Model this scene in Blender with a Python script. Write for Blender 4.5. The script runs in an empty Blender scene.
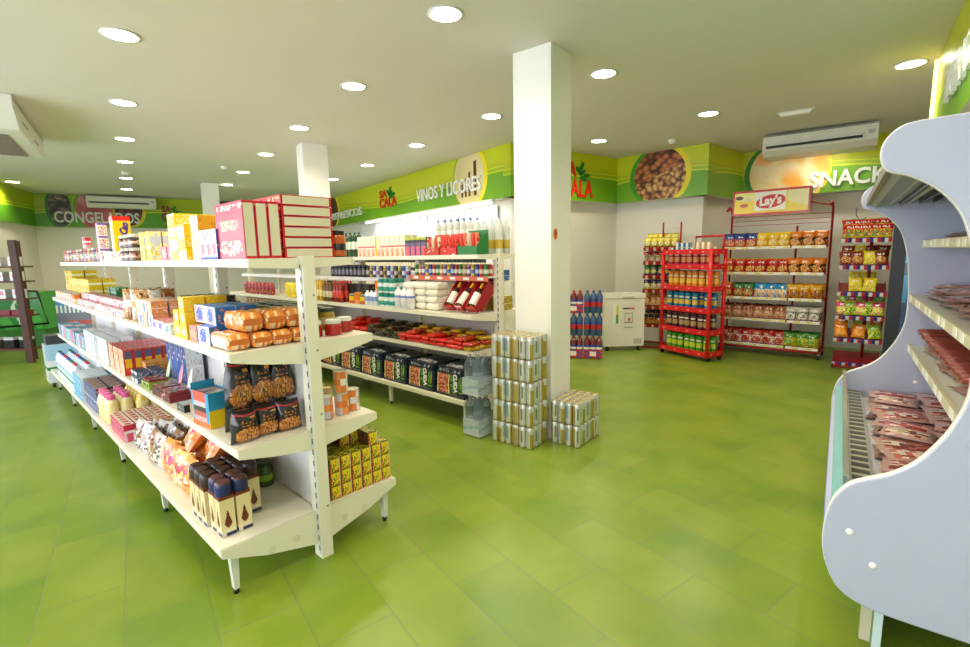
import bpy, math, random
from mathutils import Matrix, Vector
random.seed(7)
S = bpy.context.scene
COL = S.collection
R = math.radians

# ------------------------------------------------------------------ camera
cam_d = bpy.data.cameras.new('camera'); cam = bpy.data.objects.new('camera', cam_d); COL.objects.link(cam)
cam_d.sensor_width = 36; cam_d.lens = 490 * 36 / 970; cam_d.clip_start = .05
CR = ((0.81206, 0.09653, -0.57553), (-0.58329, 0.10262, -0.80576), (-0.01872, 0.99003, 0.13964))
cam.matrix_world = Matrix([(*CR[0], 0), (*CR[1], 0), (*CR[2], 1.42), (0, 0, 0, 1)])
S.camera = cam

# ------------------------------------------------------------------ view, world
S.view_settings.view_transform = 'Standard'; S.view_settings.look = 'None'
S.view_settings.gamma = 1; S.view_settings.use_curve_mapping = False
S.view_settings.exposure = 0.62
W = bpy.data.worlds.new('world'); S.world = W; W.use_nodes = True
bg = W.node_tree.nodes['Background']; bg.inputs[0].default_value = (.75, .88, 1, 1); bg.inputs[1].default_value = 2.2

def area(name, loc, target, sx, sy, power, col):
    l = bpy.data.lights.new(name, 'AREA'); l.shape = 'RECTANGLE'; l.size = sx; l.size_y = sy; l.energy = power; l.color = col
    o = bpy.data.objects.new(name, l); COL.objects.link(o); o.location = loc
    o.rotation_euler = (Vector(target) - Vector(loc)).to_track_quat('-Z', 'Y').to_euler(); return o
# daylight through the shop windows on the left and behind the camera
area('window_daylight', (-3.85, 4.0, 1.5), (0, 4.2, .9), 9.0, 2.2, 190, (.87, .885, 1))
area('window_daylight', (1.0, -3.3, 1.5), (1.6, 0, 1.0), 6.5, 2.2, 64, (.86, .88, 1))
DL = [(.09, 4.12), (.09, 5.8), (.09, 7.46), (.08, 9.14), (.08, 10.9), (.08, 12.55), (1.69, 5.89), (1.69, 7.58), (1.69, 9.29), (1.69, 10.98),
      (1.7, 2.73), (1.7, 4.25), (3.23, 6.0), (3.23, 7.68), (3.23, 9.34), (3.26, 4.37), (3.3, 2.88), (5.15, 4.56), (5.19, 3.07), (5.24, 1.39),
      (-1.58, 12.3), (.09, 2.45), (1.7, 1.05), (3.3, 1.2), (.09, .8), (7.50, 2.85)]

# ------------------------------------------------------------------ colour and mesh helpers
_hc = {}
def hx(c):
    if not isinstance(c, str): return c
    if c not in _hc:
        v = [int(c[i:i+2], 16) / 255 for i in (0, 2, 4)]
        _hc[c] = tuple(x / 12.92 if x <= .04045 else ((x + .055) / 1.055) ** 2.4 for x in v) + (1.0,)
    return _hc[c]

class MB:
    def __init__(s): s.v = []; s.f = []; s.c = []; s.m = []; s.s = []
    def face(s, idx, col, m=0, smooth=False):
        s.f.append(idx); s.c.append(hx(col)); s.m.append(m); s.s.append(smooth)
    def add(s, p): s.v.append(tuple(p)); return len(s.v) - 1
    def grid(s, p0, du, dv, fn, nu=1, nv=1, m=0):
        if not callable(fn): nu = nv = 1
        p0, du, dv = Vector(p0), Vector(du), Vector(dv); b = len(s.v)
        for j in range(nv + 1):
            for i in range(nu + 1): s.v.append(tuple(p0 + du * (i / nu) + dv * (j / nv)))
        for j in range(nv):
            for i in range(nu):
                a = b + j * (nu + 1) + i
                s.face((a, a + 1, a + nu + 2, a + nu + 1), fn((i + .5) / nu, (j + .5) / nv) if callable(fn) else fn, m)
        return s
    def box(s, x0, x1, y0, y1, z0, z1, col='cccccc', front=None, back=None, left=None, right=None, top=None, bottom=None, n=(8, 8), m=0):
        dx, dy, dz = x1 - x0, y1 - y0, z1 - z0; nu, nv = n
        g = lambda a, b, c, f: s.grid(a, b, c, f or col, nu, nv, m)
        g((x0, y0, z0), (dx, 0, 0), (0, 0, dz), front)
        g((x1, y1, z0), (-dx, 0, 0), (0, 0, dz), back)
        g((x0, y1, z0), (0, -dy, 0), (0, 0, dz), left)
        g((x1, y0, z0), (0, dy, 0), (0, 0, dz), right)
        g((x0, y0, z1), (dx, 0, 0), (0, dy, 0), top)
        g((x0, y1, z0), (dx, 0, 0), (0, -dy, 0), bottom)
        return s
    def lathe(s, prof, fn, seg=16, cx=0, cy=0, m=0, cap=True):
        # prof: list of (r, z, colour or None); fn(u, v) used where the colour is None
        b = len(s.v); z0, z1 = prof[0][1], prof[-1][1]
        for r, z, *_ in prof:
            for i in range(seg):
                a = 2 * math.pi * i / seg; s.v.append((cx + r * math.cos(a), cy + r * math.sin(a), z))
        for j in range(len(prof) - 1):
            cc = prof[j + 1][2] if len(prof[j + 1]) > 2 else None
            for i in range(seg):
                i2 = (i + 1) % seg
                v = (prof[j][1] + prof[j + 1][1]) / 2
                col = cc or (fn((i + .5) / seg, (v - z0) / max(1e-6, z1 - z0)) if callable(fn) else fn)
                s.face((b + j * seg + i, b + j * seg + i2, b + (j + 1) * seg + i2, b + (j + 1) * seg + i), col, m, True)
        if cap:
            cc = prof[-1][2] if len(prof[-1]) > 2 and prof[-1][2] else (fn(0, .99) if callable(fn) else fn)
            s.face(tuple(b + (len(prof) - 1) * seg + i for i in range(seg)), cc, m)
            s.face(tuple(b + i for i in reversed(range(seg))), cc, m)
        return s
    def tube(s, pts, r, col, seg=8, m=0, cap=True):
        pts = [Vector(p) for p in pts]; b = len(s.v); up = Vector((0, 0, 1)); n = len(pts)
        for i, p in enumerate(pts):
            t = (pts[min(i + 1, n - 1)] - pts[max(i - 1, 0)]).normalized()
            a = t.cross(up) if abs(t.dot(up)) < .95 else t.cross(Vector((1, 0, 0)))
            a.normalize(); c = t.cross(a)
            for k in range(seg):
                q = 2 * math.pi * k / seg; s.v.append(tuple(p + a * (r * math.cos(q)) + c * (r * math.sin(q))))
        for i in range(n - 1):
            for k in range(seg):
                k2 = (k + 1) % seg; s.face((b + i * seg + k, b + (i + 1) * seg + k, b + (i + 1) * seg + k2, b + i * seg + k2), col, m, True)
        if cap:
            s.face(tuple(b + k for k in range(seg)), col, m); s.face(tuple(b + (n - 1) * seg + k for k in reversed(range(seg))), col, m)
        return s
    def prism(s, poly, O, U, V, T, col, m=0, edge=None, smooth_edge=False):
        # 2D outline (u, v) placed at O + uU + vV, extruded along T (counter-clockwise seen from +T)
        O, U, V, T = Vector(O), Vector(U), Vector(V), Vector(T); b = len(s.v); n = len(poly)
        for k in (0, 1):
            for (u, v) in poly: s.v.append(tuple(O + U * u + V * v + T * k))
        s.face(tuple(reversed(range(b, b + n))), col, m); s.face(tuple(range(b + n, b + 2 * n)), col, m)
        for i in range(n):
            j = (i + 1) % n; s.face((b + i, b + j, b + n + j, b + n + i), edge or col, m, smooth_edge)
        return s
    def bag(s, w, h, t, fn, nu=9, nv=10, x=0, y=0, z=0, seed=0, lean=0., crimp='same', m=0, taper=0.):
        rnd = random.Random(seed); ph = [rnd.uniform(0, 6.28) for _ in range(6)]
        for side in (-1, 1):
            b = len(s.v)
            for j in range(nv + 1):
                v = j / nv
                for i in range(nu + 1):
                    u = i / nu
                    prof = (max(0, 1 - abs(2 * u - 1) ** 2.6) ** .6) * (max(0, 1 - abs(2 * v - 1) ** 3) ** .6)
                    wob = .10 * math.sin(9 * u + ph[0] + 4 * v) * math.sin(7 * v + ph[1]) + .07 * math.sin(17 * u + ph[2]) * math.sin(13 * v + ph[3])
                    nar = 1 - .06 * math.sin(math.pi * v) - taper * max(0, v - .45) ** 1.3
                    X = (u - .5) * w * nar + .01 * w * math.sin(11 * v + ph[4]); Z = v * h * (1 - .03 * math.sin(math.pi * u))
                    Y = side * t / 2 * prof * (1 + wob) + lean * Z
                    s.v.append((x + X, y + Y, z + Z))
            for j in range(nv):
                for i in range(nu):
                    a = b + j * (nu + 1) + i; q = (a, a + 1, a + nu + 2, a + nu + 1)
                    uu = (i + .5) / nu
                    s.face(q if side < 0 else tuple(reversed(q)), fn(uu if side < 0 else 1 - uu, (j + .5) / nv), m, True)
        return s
    def xform(s, M):
        s.v = [tuple(M @ Vector(p)) for p in s.v]; return s
    def mesh(s, name, mats, sharp=None):
        me = bpy.data.meshes.new(name); me.from_pydata(s.v, [], s.f)
        at = me.color_attributes.new('Col', 'FLOAT_COLOR', 'CORNER'); buf = []
        for f, c in zip(s.f, s.c): buf.extend(c * len(f))
        at.data.foreach_set('color', buf)
        me.polygons.foreach_set('use_smooth', s.s); me.polygons.foreach_set('material_index', s.m)
        for mt in (mats if isinstance(mats, (list, tuple)) else [mats]): me.materials.append(MT[mt] if isinstance(mt, str) else mt)
        if sharp: me.set_sharp_from_angle(angle=R(sharp))
        me.update(); return me

# ------------------------------------------------------------------ materials
MT = {}
def base_mat(name, rough=.4, metal=0., bump=0., bs=60., var=.06, vs=9., spec=.5, coat=0., trans=0., ior=1.45, alpha=1., emit=0.):
    m = bpy.data.materials.new(name); m.use_nodes = True; nt = m.node_tree; N = nt.nodes; L = nt.links
    b = N['Principled BSDF']; a = N.new('ShaderNodeAttribute'); a.attribute_name = 'Col'
    tc = N.new('ShaderNodeTexCoord'); no = N.new('ShaderNodeTexNoise'); no.inputs['Scale'].default_value = vs; L.new(tc.outputs['Object'], no.inputs['Vector'])
    mr = N.new('ShaderNodeMapRange'); mr.inputs[3].default_value = 1 - var; mr.inputs[4].default_value = 1 + var; L.new(no.outputs['Fac'], mr.inputs[0])
    mx = N.new('ShaderNodeVectorMath'); mx.operation = 'SCALE'; L.new(a.outputs['Color'], mx.inputs[0]); L.new(mr.outputs[0], mx.inputs['Scale'])
    L.new(mx.outputs[0], b.inputs['Base Color'])
    b.inputs['Roughness'].default_value = rough; b.inputs['Metallic'].default_value = metal; b.inputs['Specular IOR Level'].default_value = spec
    b.inputs['Coat Weight'].default_value = coat; b.inputs['Coat Roughness'].default_value = .12
    b.inputs['Transmission Weight'].default_value = trans; b.inputs['IOR'].default_value = ior; b.inputs['Alpha'].default_value = alpha
    if emit:
        L.new(a.outputs['Color'], b.inputs['Emission Color']); b.inputs['Emission Strength'].default_value = emit
    if bump:
        n2 = N.new('ShaderNodeTexNoise'); n2.inputs['Scale'].default_value = bs; L.new(tc.outputs['Object'], n2.inputs['Vector'])
        bp = N.new('ShaderNodeBump'); bp.inputs['Strength'].default_value = bump; bp.inputs['Distance'].default_value = .01
        L.new(n2.outputs['Fac'], bp.inputs['Height']); L.new(bp.outputs[0], b.inputs['Normal'])
    MT[name] = m; return m
base_mat('card', .42, coat=.15)
base_mat('gloss', .22, coat=.3)
base_mat('foil', .24, bump=.5, bs=45., coat=.3)
base_mat('metal', .28, metal=.85)
base_mat('paint', .38, var=.03, vs=3.)
base_mat('matte', .75, var=.04, vs=2.5)
base_mat('plastic', .3, var=.03)
base_mat('clear', .08, trans=.85, ior=1.25, var=.02)
base_mat('glass', .03, alpha=.16, var=.02)
base_mat('lamp', .5, emit=14., var=.0)
base_mat('tube', .5, emit=3., var=.0)
base_mat('led', .5, emit=3.5, var=.0)  # glow imitating lamplight on the right fascia end, not a lamp
base_mat('wood', .55, bump=.3, bs=30., var=.25, vs=14.)

# floor: rectangular glazed green tiles in running bond, clouded glaze
def floor_mat():
    m = bpy.data.materials.new('green_floor_tile'); m.use_nodes = True; nt = m.node_tree; N = nt.nodes; L = nt.links; b = N['Principled BSDF']
    tc = N.new('ShaderNodeTexCoord'); sp = N.new('ShaderNodeSeparateXYZ'); L.new(tc.outputs['Object'], sp.inputs[0])
    def mth(op, a, c):
        n = N.new('ShaderNodeMath'); n.operation = op
        for k, q in enumerate((a, c)):
            if isinstance(q, (int, float)): n.inputs[k].default_value = q
            else: L.new(q, n.inputs[k])
        return n.outputs[0]
    u = mth('SUBTRACT', sp.outputs[1], 1.384 - .588 * 10); v = mth('SUBTRACT', sp.outputs[0], -.156 - .2925 * 40)
    cb = N.new('ShaderNodeCombineXYZ'); L.new(u, cb.inputs[0]); L.new(v, cb.inputs[1])
    br = N.new('ShaderNodeTexBrick'); L.new(cb.outputs[0], br.inputs['Vector']); br.offset = .5; br.offset_frequency = 2; br.squash = 1
    br.inputs['Scale'].default_value = 1; br.inputs['Brick Width'].default_value = .588; br.inputs['Row Height'].default_value = .2925
    br.inputs['Mortar Size'].default_value = .0022; br.inputs['Mortar Smooth'].default_value = .1; br.inputs['Bias'].default_value = 0
    br.inputs['Color1'].default_value = (0, 0, 0, 1); br.inputs['Color2'].default_value = (1, 1, 1, 1); br.inputs['Mortar'].default_value = (.5, .5, .5, 1)
    n1 = N.new('ShaderNodeTexNoise'); n1.inputs['Scale'].default_value = 2.6; n1.inputs['Detail'].default_value = 5; L.new(tc.outputs['Object'], n1.inputs['Vector'])
    sepc = N.new('ShaderNodeSeparateColor'); L.new(br.outputs['Color'], sepc.inputs[0])
    mix = mth('ADD', mth('MULTIPLY', sepc.outputs[0], .22), mth('MULTIPLY', n1.outputs['Fac'], 1.0))
    cr = N.new('ShaderNodeValToRGB'); L.new(mix, cr.inputs[0])
    e = cr.color_ramp.elements; e[0].position = .25; e[0].color = (.11, .215, .016, 1); e[1].position = .92; e[1].color = (.255, .32, .032, 1)
    q = e.new(.58); q.color = (.18, .272, .018, 1)
    gm = N.new('ShaderNodeMix'); gm.data_type = 'RGBA'; L.new(br.outputs['Fac'], gm.inputs[0]); L.new(cr.outputs[0], gm.inputs[6]); gm.inputs[7].default_value = (.17, .20, .07, 1)
    L.new(gm.outputs[2], b.inputs['Base Color'])
    n3 = N.new('ShaderNodeTexNoise'); n3.inputs['Scale'].default_value = 5; L.new(tc.outputs['Object'], n3.inputs['Vector'])
    mr = N.new('ShaderNodeMapRange'); mr.inputs[3].default_value = .24; mr.inputs[4].default_value = .40; L.new(n3.outputs['Fac'], mr.inputs[0]); L.new(mr.outputs[0], b.inputs['Roughness'])
    bp = N.new('ShaderNodeBump'); bp.inputs['Strength'].default_value = .35; bp.inputs['Distance'].default_value = .002; bp.invert = True
    L.new(br.outputs['Fac'], bp.inputs['Height']); L.new(bp.outputs[0], b.inputs['Normal']); b.inputs['Specular IOR Level'].default_value = .5
    return m
MT['floor'] = floor_mat()

def plaster(name, col, rough=.8):
    m = bpy.data.materials.new(name); m.use_nodes = True; nt = m.node_tree; N = nt.nodes; L = nt.links; b = N['Principled BSDF']
    tc = N.new('ShaderNodeTexCoord'); n = N.new('ShaderNodeTexNoise'); n.inputs['Scale'].default_value = 1.7; L.new(tc.outputs['Object'], n.inputs['Vector'])
    cr = N.new('ShaderNodeValToRGB'); L.new(n.outputs['Fac'], cr.inputs[0]); c = hx(col)
    cr.color_ramp.elements[0].color = tuple(x * .95 for x in c[:3]) + (1,); cr.color_ramp.elements[1].color = c
    L.new(cr.outputs[0], b.inputs['Base Color']); b.inputs['Roughness'].default_value = rough
    n2 = N.new('ShaderNodeTexNoise'); n2.inputs['Scale'].default_value = 180; L.new(tc.outputs['Object'], n2.inputs['Vector'])
    bp = N.new('ShaderNodeBump'); bp.inputs['Strength'].default_value = .08; bp.inputs['Distance'].default_value = .004; L.new(n2.outputs['Fac'], bp.inputs['Height']); L.new(bp.outputs[0], b.inputs['Normal'])
    MT[name] = m
plaster('ceiling', 'e2dfd8'); plaster('wall', 'e9e6dc', .7); plaster('column', 'f1efe8', .55)

# printed green vinyl of the fascia boards: yellow-green above, green below, a thin curving double line between
def vinyl(name, curve, top=(.55, .62, .010), low=(.16, .40, .012), split=.36):
    m = bpy.data.materials.new(name); m.use_nodes = True; nt = m.node_tree; N = nt.nodes; L = nt.links; b = N['Principled BSDF']
    tc = N.new('ShaderNodeTexCoord'); sp = N.new('ShaderNodeSeparateXYZ'); L.new(tc.outputs['Object'], sp.inputs[0])
    def mth(op, a, c):
        n = N.new('ShaderNodeMath'); n.operation = op
        for k, q in enumerate((a, c)):
            if isinstance(q, (int, float)): n.inputs[k].default_value = q
            else: L.new(q, n.inputs[k])
        return n.outputs[0]
    wv = mth('MULTIPLY', mth('SINE', mth('MULTIPLY', sp.outputs[0], curve), 0), .07)
    d = mth('SUBTRACT', sp.outputs[2], mth('ADD', wv, split))
    cr = N.new('ShaderNodeValToRGB'); mr = N.new('ShaderNodeMapRange'); mr.inputs[1].default_value = -.4; mr.inputs[2].default_value = .4; L.new(d, mr.inputs[0]); L.new(mr.outputs[0], cr.inputs[0])
    r = cr.color_ramp; r.interpolation = 'LINEAR'; e = r.elements
    e[0].position = 0; e[0].color = (*low, 1); e[1].position = 1; e[1].color = (*top, 1)
    mid = tuple((a + c) / 2 for a, c in zip(top, low)); yl = (.60, .70, .02)
    for p, c in ((.40, low), (.405, yl), (.425, yl), (.43, mid), (.475, mid), (.48, yl), (.495, yl), (.50, tuple(x * .85 for x in top)), (.62, top)):
        q = e.new(p); q.color = (*c, 1)
    L.new(cr.outputs[0], b.inputs['Base Color']); b.inputs['Roughness'].default_value = .38
    MT[name] = m
vinyl('vinyl_a', .9); vinyl('vinyl_b', 1.7); vinyl('vinyl_dark', .6, (.40, .52, .01), (.10, .33, .01))

def picture_mat(name, scale, cols, dist=.0, feat='F1', stretch=(1, 1, 1)):
    m = bpy.data.materials.new(name); m.use_nodes = True; nt = m.node_tree; N = nt.nodes; L = nt.links; b = N['Principled BSDF']
    tc = N.new('ShaderNodeTexCoord'); mp = N.new('ShaderNodeMapping'); mp.inputs['Scale'].default_value = stretch; L.new(tc.outputs['Object'], mp.inputs[0])
    nz = N.new('ShaderNodeTexNoise'); nz.inputs['Scale'].default_value = scale * .8; L.new(mp.outputs[0], nz.inputs['Vector'])
    va = N.new('ShaderNodeVectorMath'); va.operation = 'SCALE'; va.inputs['Scale'].default_value = dist; L.new(nz.outputs['Color'], va.inputs[0])
    vb = N.new('ShaderNodeVectorMath'); L.new(mp.outputs[0], vb.inputs[0]); L.new(va.outputs[0], vb.inputs[1])
    vo = N.new('ShaderNodeTexVoronoi'); vo.feature = feat; vo.inputs['Scale'].default_value = scale; L.new(vb.outputs[0], vo.inputs['Vector'])
    cr = N.new('ShaderNodeValToRGB'); L.new(vo.outputs['Distance'], cr.inputs[0]); e = cr.color_ramp.elements
    e[0].position = cols[0][0]; e[0].color = hx(cols[0][1]); e[1].position = cols[-1][0]; e[1].color = hx(cols[-1][1])
    for p, c in cols[1:-1]: q = e.new(p); q.color = hx(c)
    L.new(cr.outputs[0], b.inputs['Base Color']); b.inputs['Roughness'].default_value = .4
    MT[name] = m
picture_mat('almond_print', 11, [(0, 'd08a4c'), (.38, 'b86832'), (.56, '8a4420'), (.78, '34140a')], stretch=(1, 1, 1.3))
picture_mat('walnut_print', 13, [(0, 'ecc880'), (.3, 'd8a860'), (.5, 'a86c34'), (.7, '4a2410')], dist=.10)
picture_mat('drink_print', 3, [(0, 'f09428'), (.3, 'f4b048'), (.6, 'f8e8b8'), (.9, 'f4c868')], dist=.3)
picture_mat('bottle_print', 5, [(0, '4a1c14'), (.4, 'd8c8a0'), (.8, 'ece2c0')], stretch=(3, 1, .3))
picture_mat('cream_print', 2, [(0, 'e8dca8'), (.5, 'e0d49c'), (.9, 'd8c888')])
picture_mat('frozen_print', 6, [(0, 'c8b0a0'), (.3, '6c5850'), (.6, '2c2422')], dist=.2, stretch=(1, 1, 2.5))
picture_mat('meat_print', 4, [(0, 'e0a0a0'), (.4, 'c06068'), (.8, 'b04850')], dist=.3)
picture_mat('berry_print', 7, [(0, 'a06048'), (.4, '5a2c28'), (.8, '301818')], dist=.2)

ORD = ['first', 'second', 'third', 'fourth', 'fifth', 'sixth', 'seventh', 'eighth', 'ninth', 'tenth', 'eleventh', 'twelfth'] + ['%dth' % k for k in range(13, 90)]
def add(label, *parts):
    for q in parts:
        if q and len((label + ' ' + q).split()) <= 16: label += ', ' + q
    return label
# ------------------------------------------------------------------ object helpers
def obj(name, me, parent=None, M=None):
    o = bpy.data.objects.new(name, me); COL.objects.link(o)
    if parent: o.parent = parent
    if M is not None: o.matrix_local = M
    return o
def tag(o, label, cat, group=None, kind=None):
    if label: o['label'] = label
    if cat: o['category'] = cat
    if group: o['group'] = group
    if kind: o['kind'] = kind
    return o
def struct(name, mb, mats, M=None, sharp=None):
    o = obj(name, mb.mesh(name, mats, sharp), None, M); o['kind'] = 'structure'; return o
def TR(x, y, z, rz=0., rx=0., ry=0.):
    return Matrix.Translation((x, y, z)) @ Matrix.Rotation(rz, 4, 'Z') @ Matrix.Rotation(rx, 4, 'X') @ Matrix.Rotation(ry, 4, 'Y')
def empty(name, M, label, cat, group=None):
    o = bpy.data.objects.new(name, None); COL.objects.link(o); o.empty_display_size = .05; o.matrix_world = M
    return tag(o, label, cat, group)
class Proto:      # a kind of product: one mesh, or a root with part meshes
    def __init__(s, name, cat, parts): # parts: list of (name, MB, mats[, sharp]) or nested (name, MB, mats, sharp, [children])
        s.name, s.cat = name, cat
        s.parts = [(p[0], p[1].mesh(p[0] if len(parts) > 1 else name, p[2], p[3] if len(p) > 3 else None)) for p in parts]
    def put(s, M, label, group=None, parts=True):
        if len(s.parts) == 1: o = obj(s.name, s.parts[0][1], None, M); return tag(o, label, s.cat, group)
        r = empty(s.name, M, label, s.cat, group)
        for n, me in s.parts: obj(n, me, r)
        return r
def plane_frame(p0, d):   # local x along d, local y into the wall (right-handed, z up)
    d = Vector((d[0], d[1], 0)).normalized(); y = Vector((-d.y, d.x, 0))
    return Matrix(((d.x, y.x, 0, p0[0]), (d.y, y.y, 0, p0[1]), (0, 0, 1, p0[2]), (0, 0, 0, 1)))
def text_mesh(txt, size, col, xs=1., ext=.004, shear=0., mat='plastic', bevel=0., bold=0.):
    cu = bpy.data.curves.new('t', 'FONT'); cu.body = txt; cu.size = size; cu.extrude = ext; cu.shear = shear; cu.align_x = 'LEFT'; cu.resolution_u = 3; cu.offset = bold; cu.bevel_depth = bevel
    o = bpy.data.objects.new('t', cu); COL.objects.link(o); dg = bpy.context.evaluated_depsgraph_get()
    me = bpy.data.meshes.new_from_object(o.evaluated_get(dg)); bpy.data.objects.remove(o)
    me.transform(Matrix.Diagonal((xs, 1, 1, 1))); me.transform(Matrix.Rotation(R(90), 4, 'X'))
    at = me.color_attributes.new('Col', 'FLOAT_COLOR', 'CORNER'); at.data.foreach_set('color', list(hx(col)) * len(me.loops))
    me.materials.clear(); me.materials.append(MT[mat]); return me
def lettering(txt, size, col, M, parent=None, name='lettering', **k):
    return obj(name, text_mesh(txt, size, col, **k), parent, M)

# ================================================================== SETTING
H = 2.87; FZ = 2.18
mb = MB(); mb.box(-9, 16, -5, 18, -.1, 0, 'ffffff'); struct('floor', mb, 'floor')
mb = MB(); mb.box(-9, 16, -5, 18, H, H + .1, 'ffffff'); struct('ceiling', mb, 'ceiling')
def wall(name, a, b, z0=0, z1=H, th=.12, mat='wall'):
    """inner face runs from a to b; thickness goes to the left of a->b"""
    a, b = Vector(a), Vector(b); M = plane_frame((a.x, a.y, 0), b - a); L = (b - a).length
    mb = MB(); mb.box(0, L, 0, th, z0, z1, 'ffffff'); return struct(name, mb, mat, M)
def fascia(name, a, b, mat, th=.16, z0=FZ, z1=H - .002, right_end=None):
    a, b = Vector(a), Vector(b); M = plane_frame((a.x, a.y, z0), b - a); L = (b - a).length
    mb = MB(); mb.box(0, L, 0, th, 0, z1 - z0, 'ffffff', m=0)
    for i in range(len(mb.f)):       # the soffit is painted plaster
        if all(abs(mb.v[k][2]) < 1e-6 for k in mb.f[i]): mb.m[i] = 1
    return struct(name, mb, [mat, 'wall'], M), M, L
# walls (seen from inside, walked clockwise from the left)
wall('wall_left', (-1.90, 12.0), (-1.58, 14.25))
wall('wall_back', (-1.6, 14.25), (4.5, 14.25))
wall('wall_wines', (4.42, 14.3), (4.42, 5.38))
wall('wall_freezer', (4.42, 5.40), (6.60, 5.40))
wall('wall_nuts', (6.545, 5.45), (6.76, 4.02))
wall('wall_nuts_side', (6.75, 4.12), (7.9, 4.12))
wall('wall_snacks', (7.87, 4.15), (8.34, 1.76))
# fascia boards
fascia('trim_1', (-1.86, 11.9), (-1.54, 14.1), 'vinyl_dark')
_, M_cong, _ = fascia('trim_2', (-1.54, 14.1), (4.25, 14.1), 'vinyl_dark')
_, M_vin, L_vin = fascia('trim_3', (4.2, 14.1), (4.2, 5.24), 'vinyl_a', th=.2)
_, M_sac, _ = fascia('trim_4', (4.2, 5.233), (6.35, 5.233), 'vinyl_a')
_, M_nut, L_nut = fascia('trim_5', (6.35, 5.233), (6.548, 3.84), 'vinyl_b')
_, M_nsd, _ = fascia('trim_6', (6.55, 3.855), (7.72, 3.96), 'vinyl_b')
_, M_snk, L_snk = fascia('trim_7', (7.70, 3.98), (8.28, 1.05), 'vinyl_b')
LV = Vector((.952, .307, 0)); NV = Vector((.307, -.952, 0))
_, M_ref, L_ref = fascia('trim_8', (5.2, 1.205), (-1.2, -.86), 'vinyl_b', th=.45)
wall('wall_right', (8.6, 1.82), (-2.4, -1.73))
# shop front: left side and behind the camera, low sill and big panes
def window_wall(name, a, b, n, k0):
    a, b = Vector(a), Vector(b); M = plane_frame((a.x, a.y, 0), b - a); L = (b - a).length
    mb = MB(); mb.box(0, L, 0, .15, 0, .3, 'ffffff'); mb.box(0, L, 0, .15, 2.6, H, 'ffffff')
    for i in range(n + 1): mb.box(max(0, i * L / n - .08), min(L, i * L / n + .08), 0, .15, .3, 2.6, 'ffffff')
    struct(name, mb, 'wall', M)
    for i in range(n):
        x0, x1 = i * L / n + .08, (i + 1) * L / n - .08; w = MB()
        w.box(x0, x0 + .05, .03, .09, .3, 2.6, 'd8d8d8'); w.box(x1 - .05, x1, .03, .09, .3, 2.6, 'd8d8d8')
        w.box(x0, x1, .03, .09, .3, .36, 'd8d8d8'); w.box(x0, x1, .03, .09, 2.54, 2.6, 'd8d8d8')
        w.box(x0, x1, .055, .061, .36, 2.54, 'ffffff', m=1); struct('window_%d' % (k0 + i), w, ['paint', 'glass'], M)
window_wall('wall_shopfront', (-4.2, -3.6), (-4.2, 9.0), 5, 1)
window_wall('wall_front', (6.0, -3.6), (-4.2, -3.6), 4, 6)
window_wall('wall_left_corner', (-4.2, 9.0), (-1.9, 12.0), 2, 10)

# structural columns
def column(name, p, ax, w1, w2):
    ax = Vector((*ax, 0)).normalized(); M = plane_frame((p[0], p[1], 0), ax)
    mb = MB(); mb.box(0, w1, 0, w2, 0, H - .001, 'ffffff'); e = .006
    for x in (.02, w1 - .02):    # painted corner beads
        mb.box(x - .003, x + .003, -.002, 0, 0, H - .001, 'ffffff')
    for y in (.02, w2 - .02): mb.box(-.002, 0, y - .003, y + .003, 0, H - .001, 'ffffff')
    struct(name, mb, 'column', M)
column('column_front', (2.510, 2.666), (.96, .28), .30, .32)
column('column_middle', (1.905, 6.58), (.995, -.03), .32, .30)
column('column_rear', (1.25, 10.90), (.99, .02), .27, .27)

# downlights
dlp = Proto('ceiling_downlight', 'ceiling light', [
    ('trim_ring', MB().lathe([(.098, -.006), (.115, -.004), (.112, 0), (.09, 0), (.09, -.003), (.098, -.006)], 'e8e6e0', 28, cap=False), 'paint'),
    ('diffuser', MB().lathe([(.0, -.004, 'fff6e0'), (.093, -.004, 'fff6e0'), (.093, -.001, 'fff6e0')], 'fff6e0', 28, cap=False), 'lamp')])
for i, (x, y) in enumerate(DL):
    rw = [(k, q) for k, q in enumerate((.09, 1.69, 3.25, 5.2, -1.58, 7.5)) if abs(x - q) < .2][0][0]; nn_ = sorted(b for a, b in DL if abs(a - (.09, 1.69, 3.25, 5.2, -1.58, 7.5)[rw]) < .2).index(y)
    dlp.put(TR(x, y, H - .001), 'round glowing recessed downlight, %s from the camera in the %s' % (ORD[nn_], ['leftmost long row', 'second row from left', 'row left of the front column', 'row by the right wall', 'far left corner', 'gap behind the air conditioner'][rw]), 'recessed ceiling downlights')
    l = bpy.data.lights.new('downlight', 'SPOT'); l.energy = 36 if x < 7 else 17; l.color = (1, .875, .68); l.spot_size = R(150); l.spot_blend = .6; l.shadow_soft_size = .09
    lo = bpy.data.objects.new('downlight', l); COL.objects.link(lo); lo.location = (x, y, H - .03)

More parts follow.
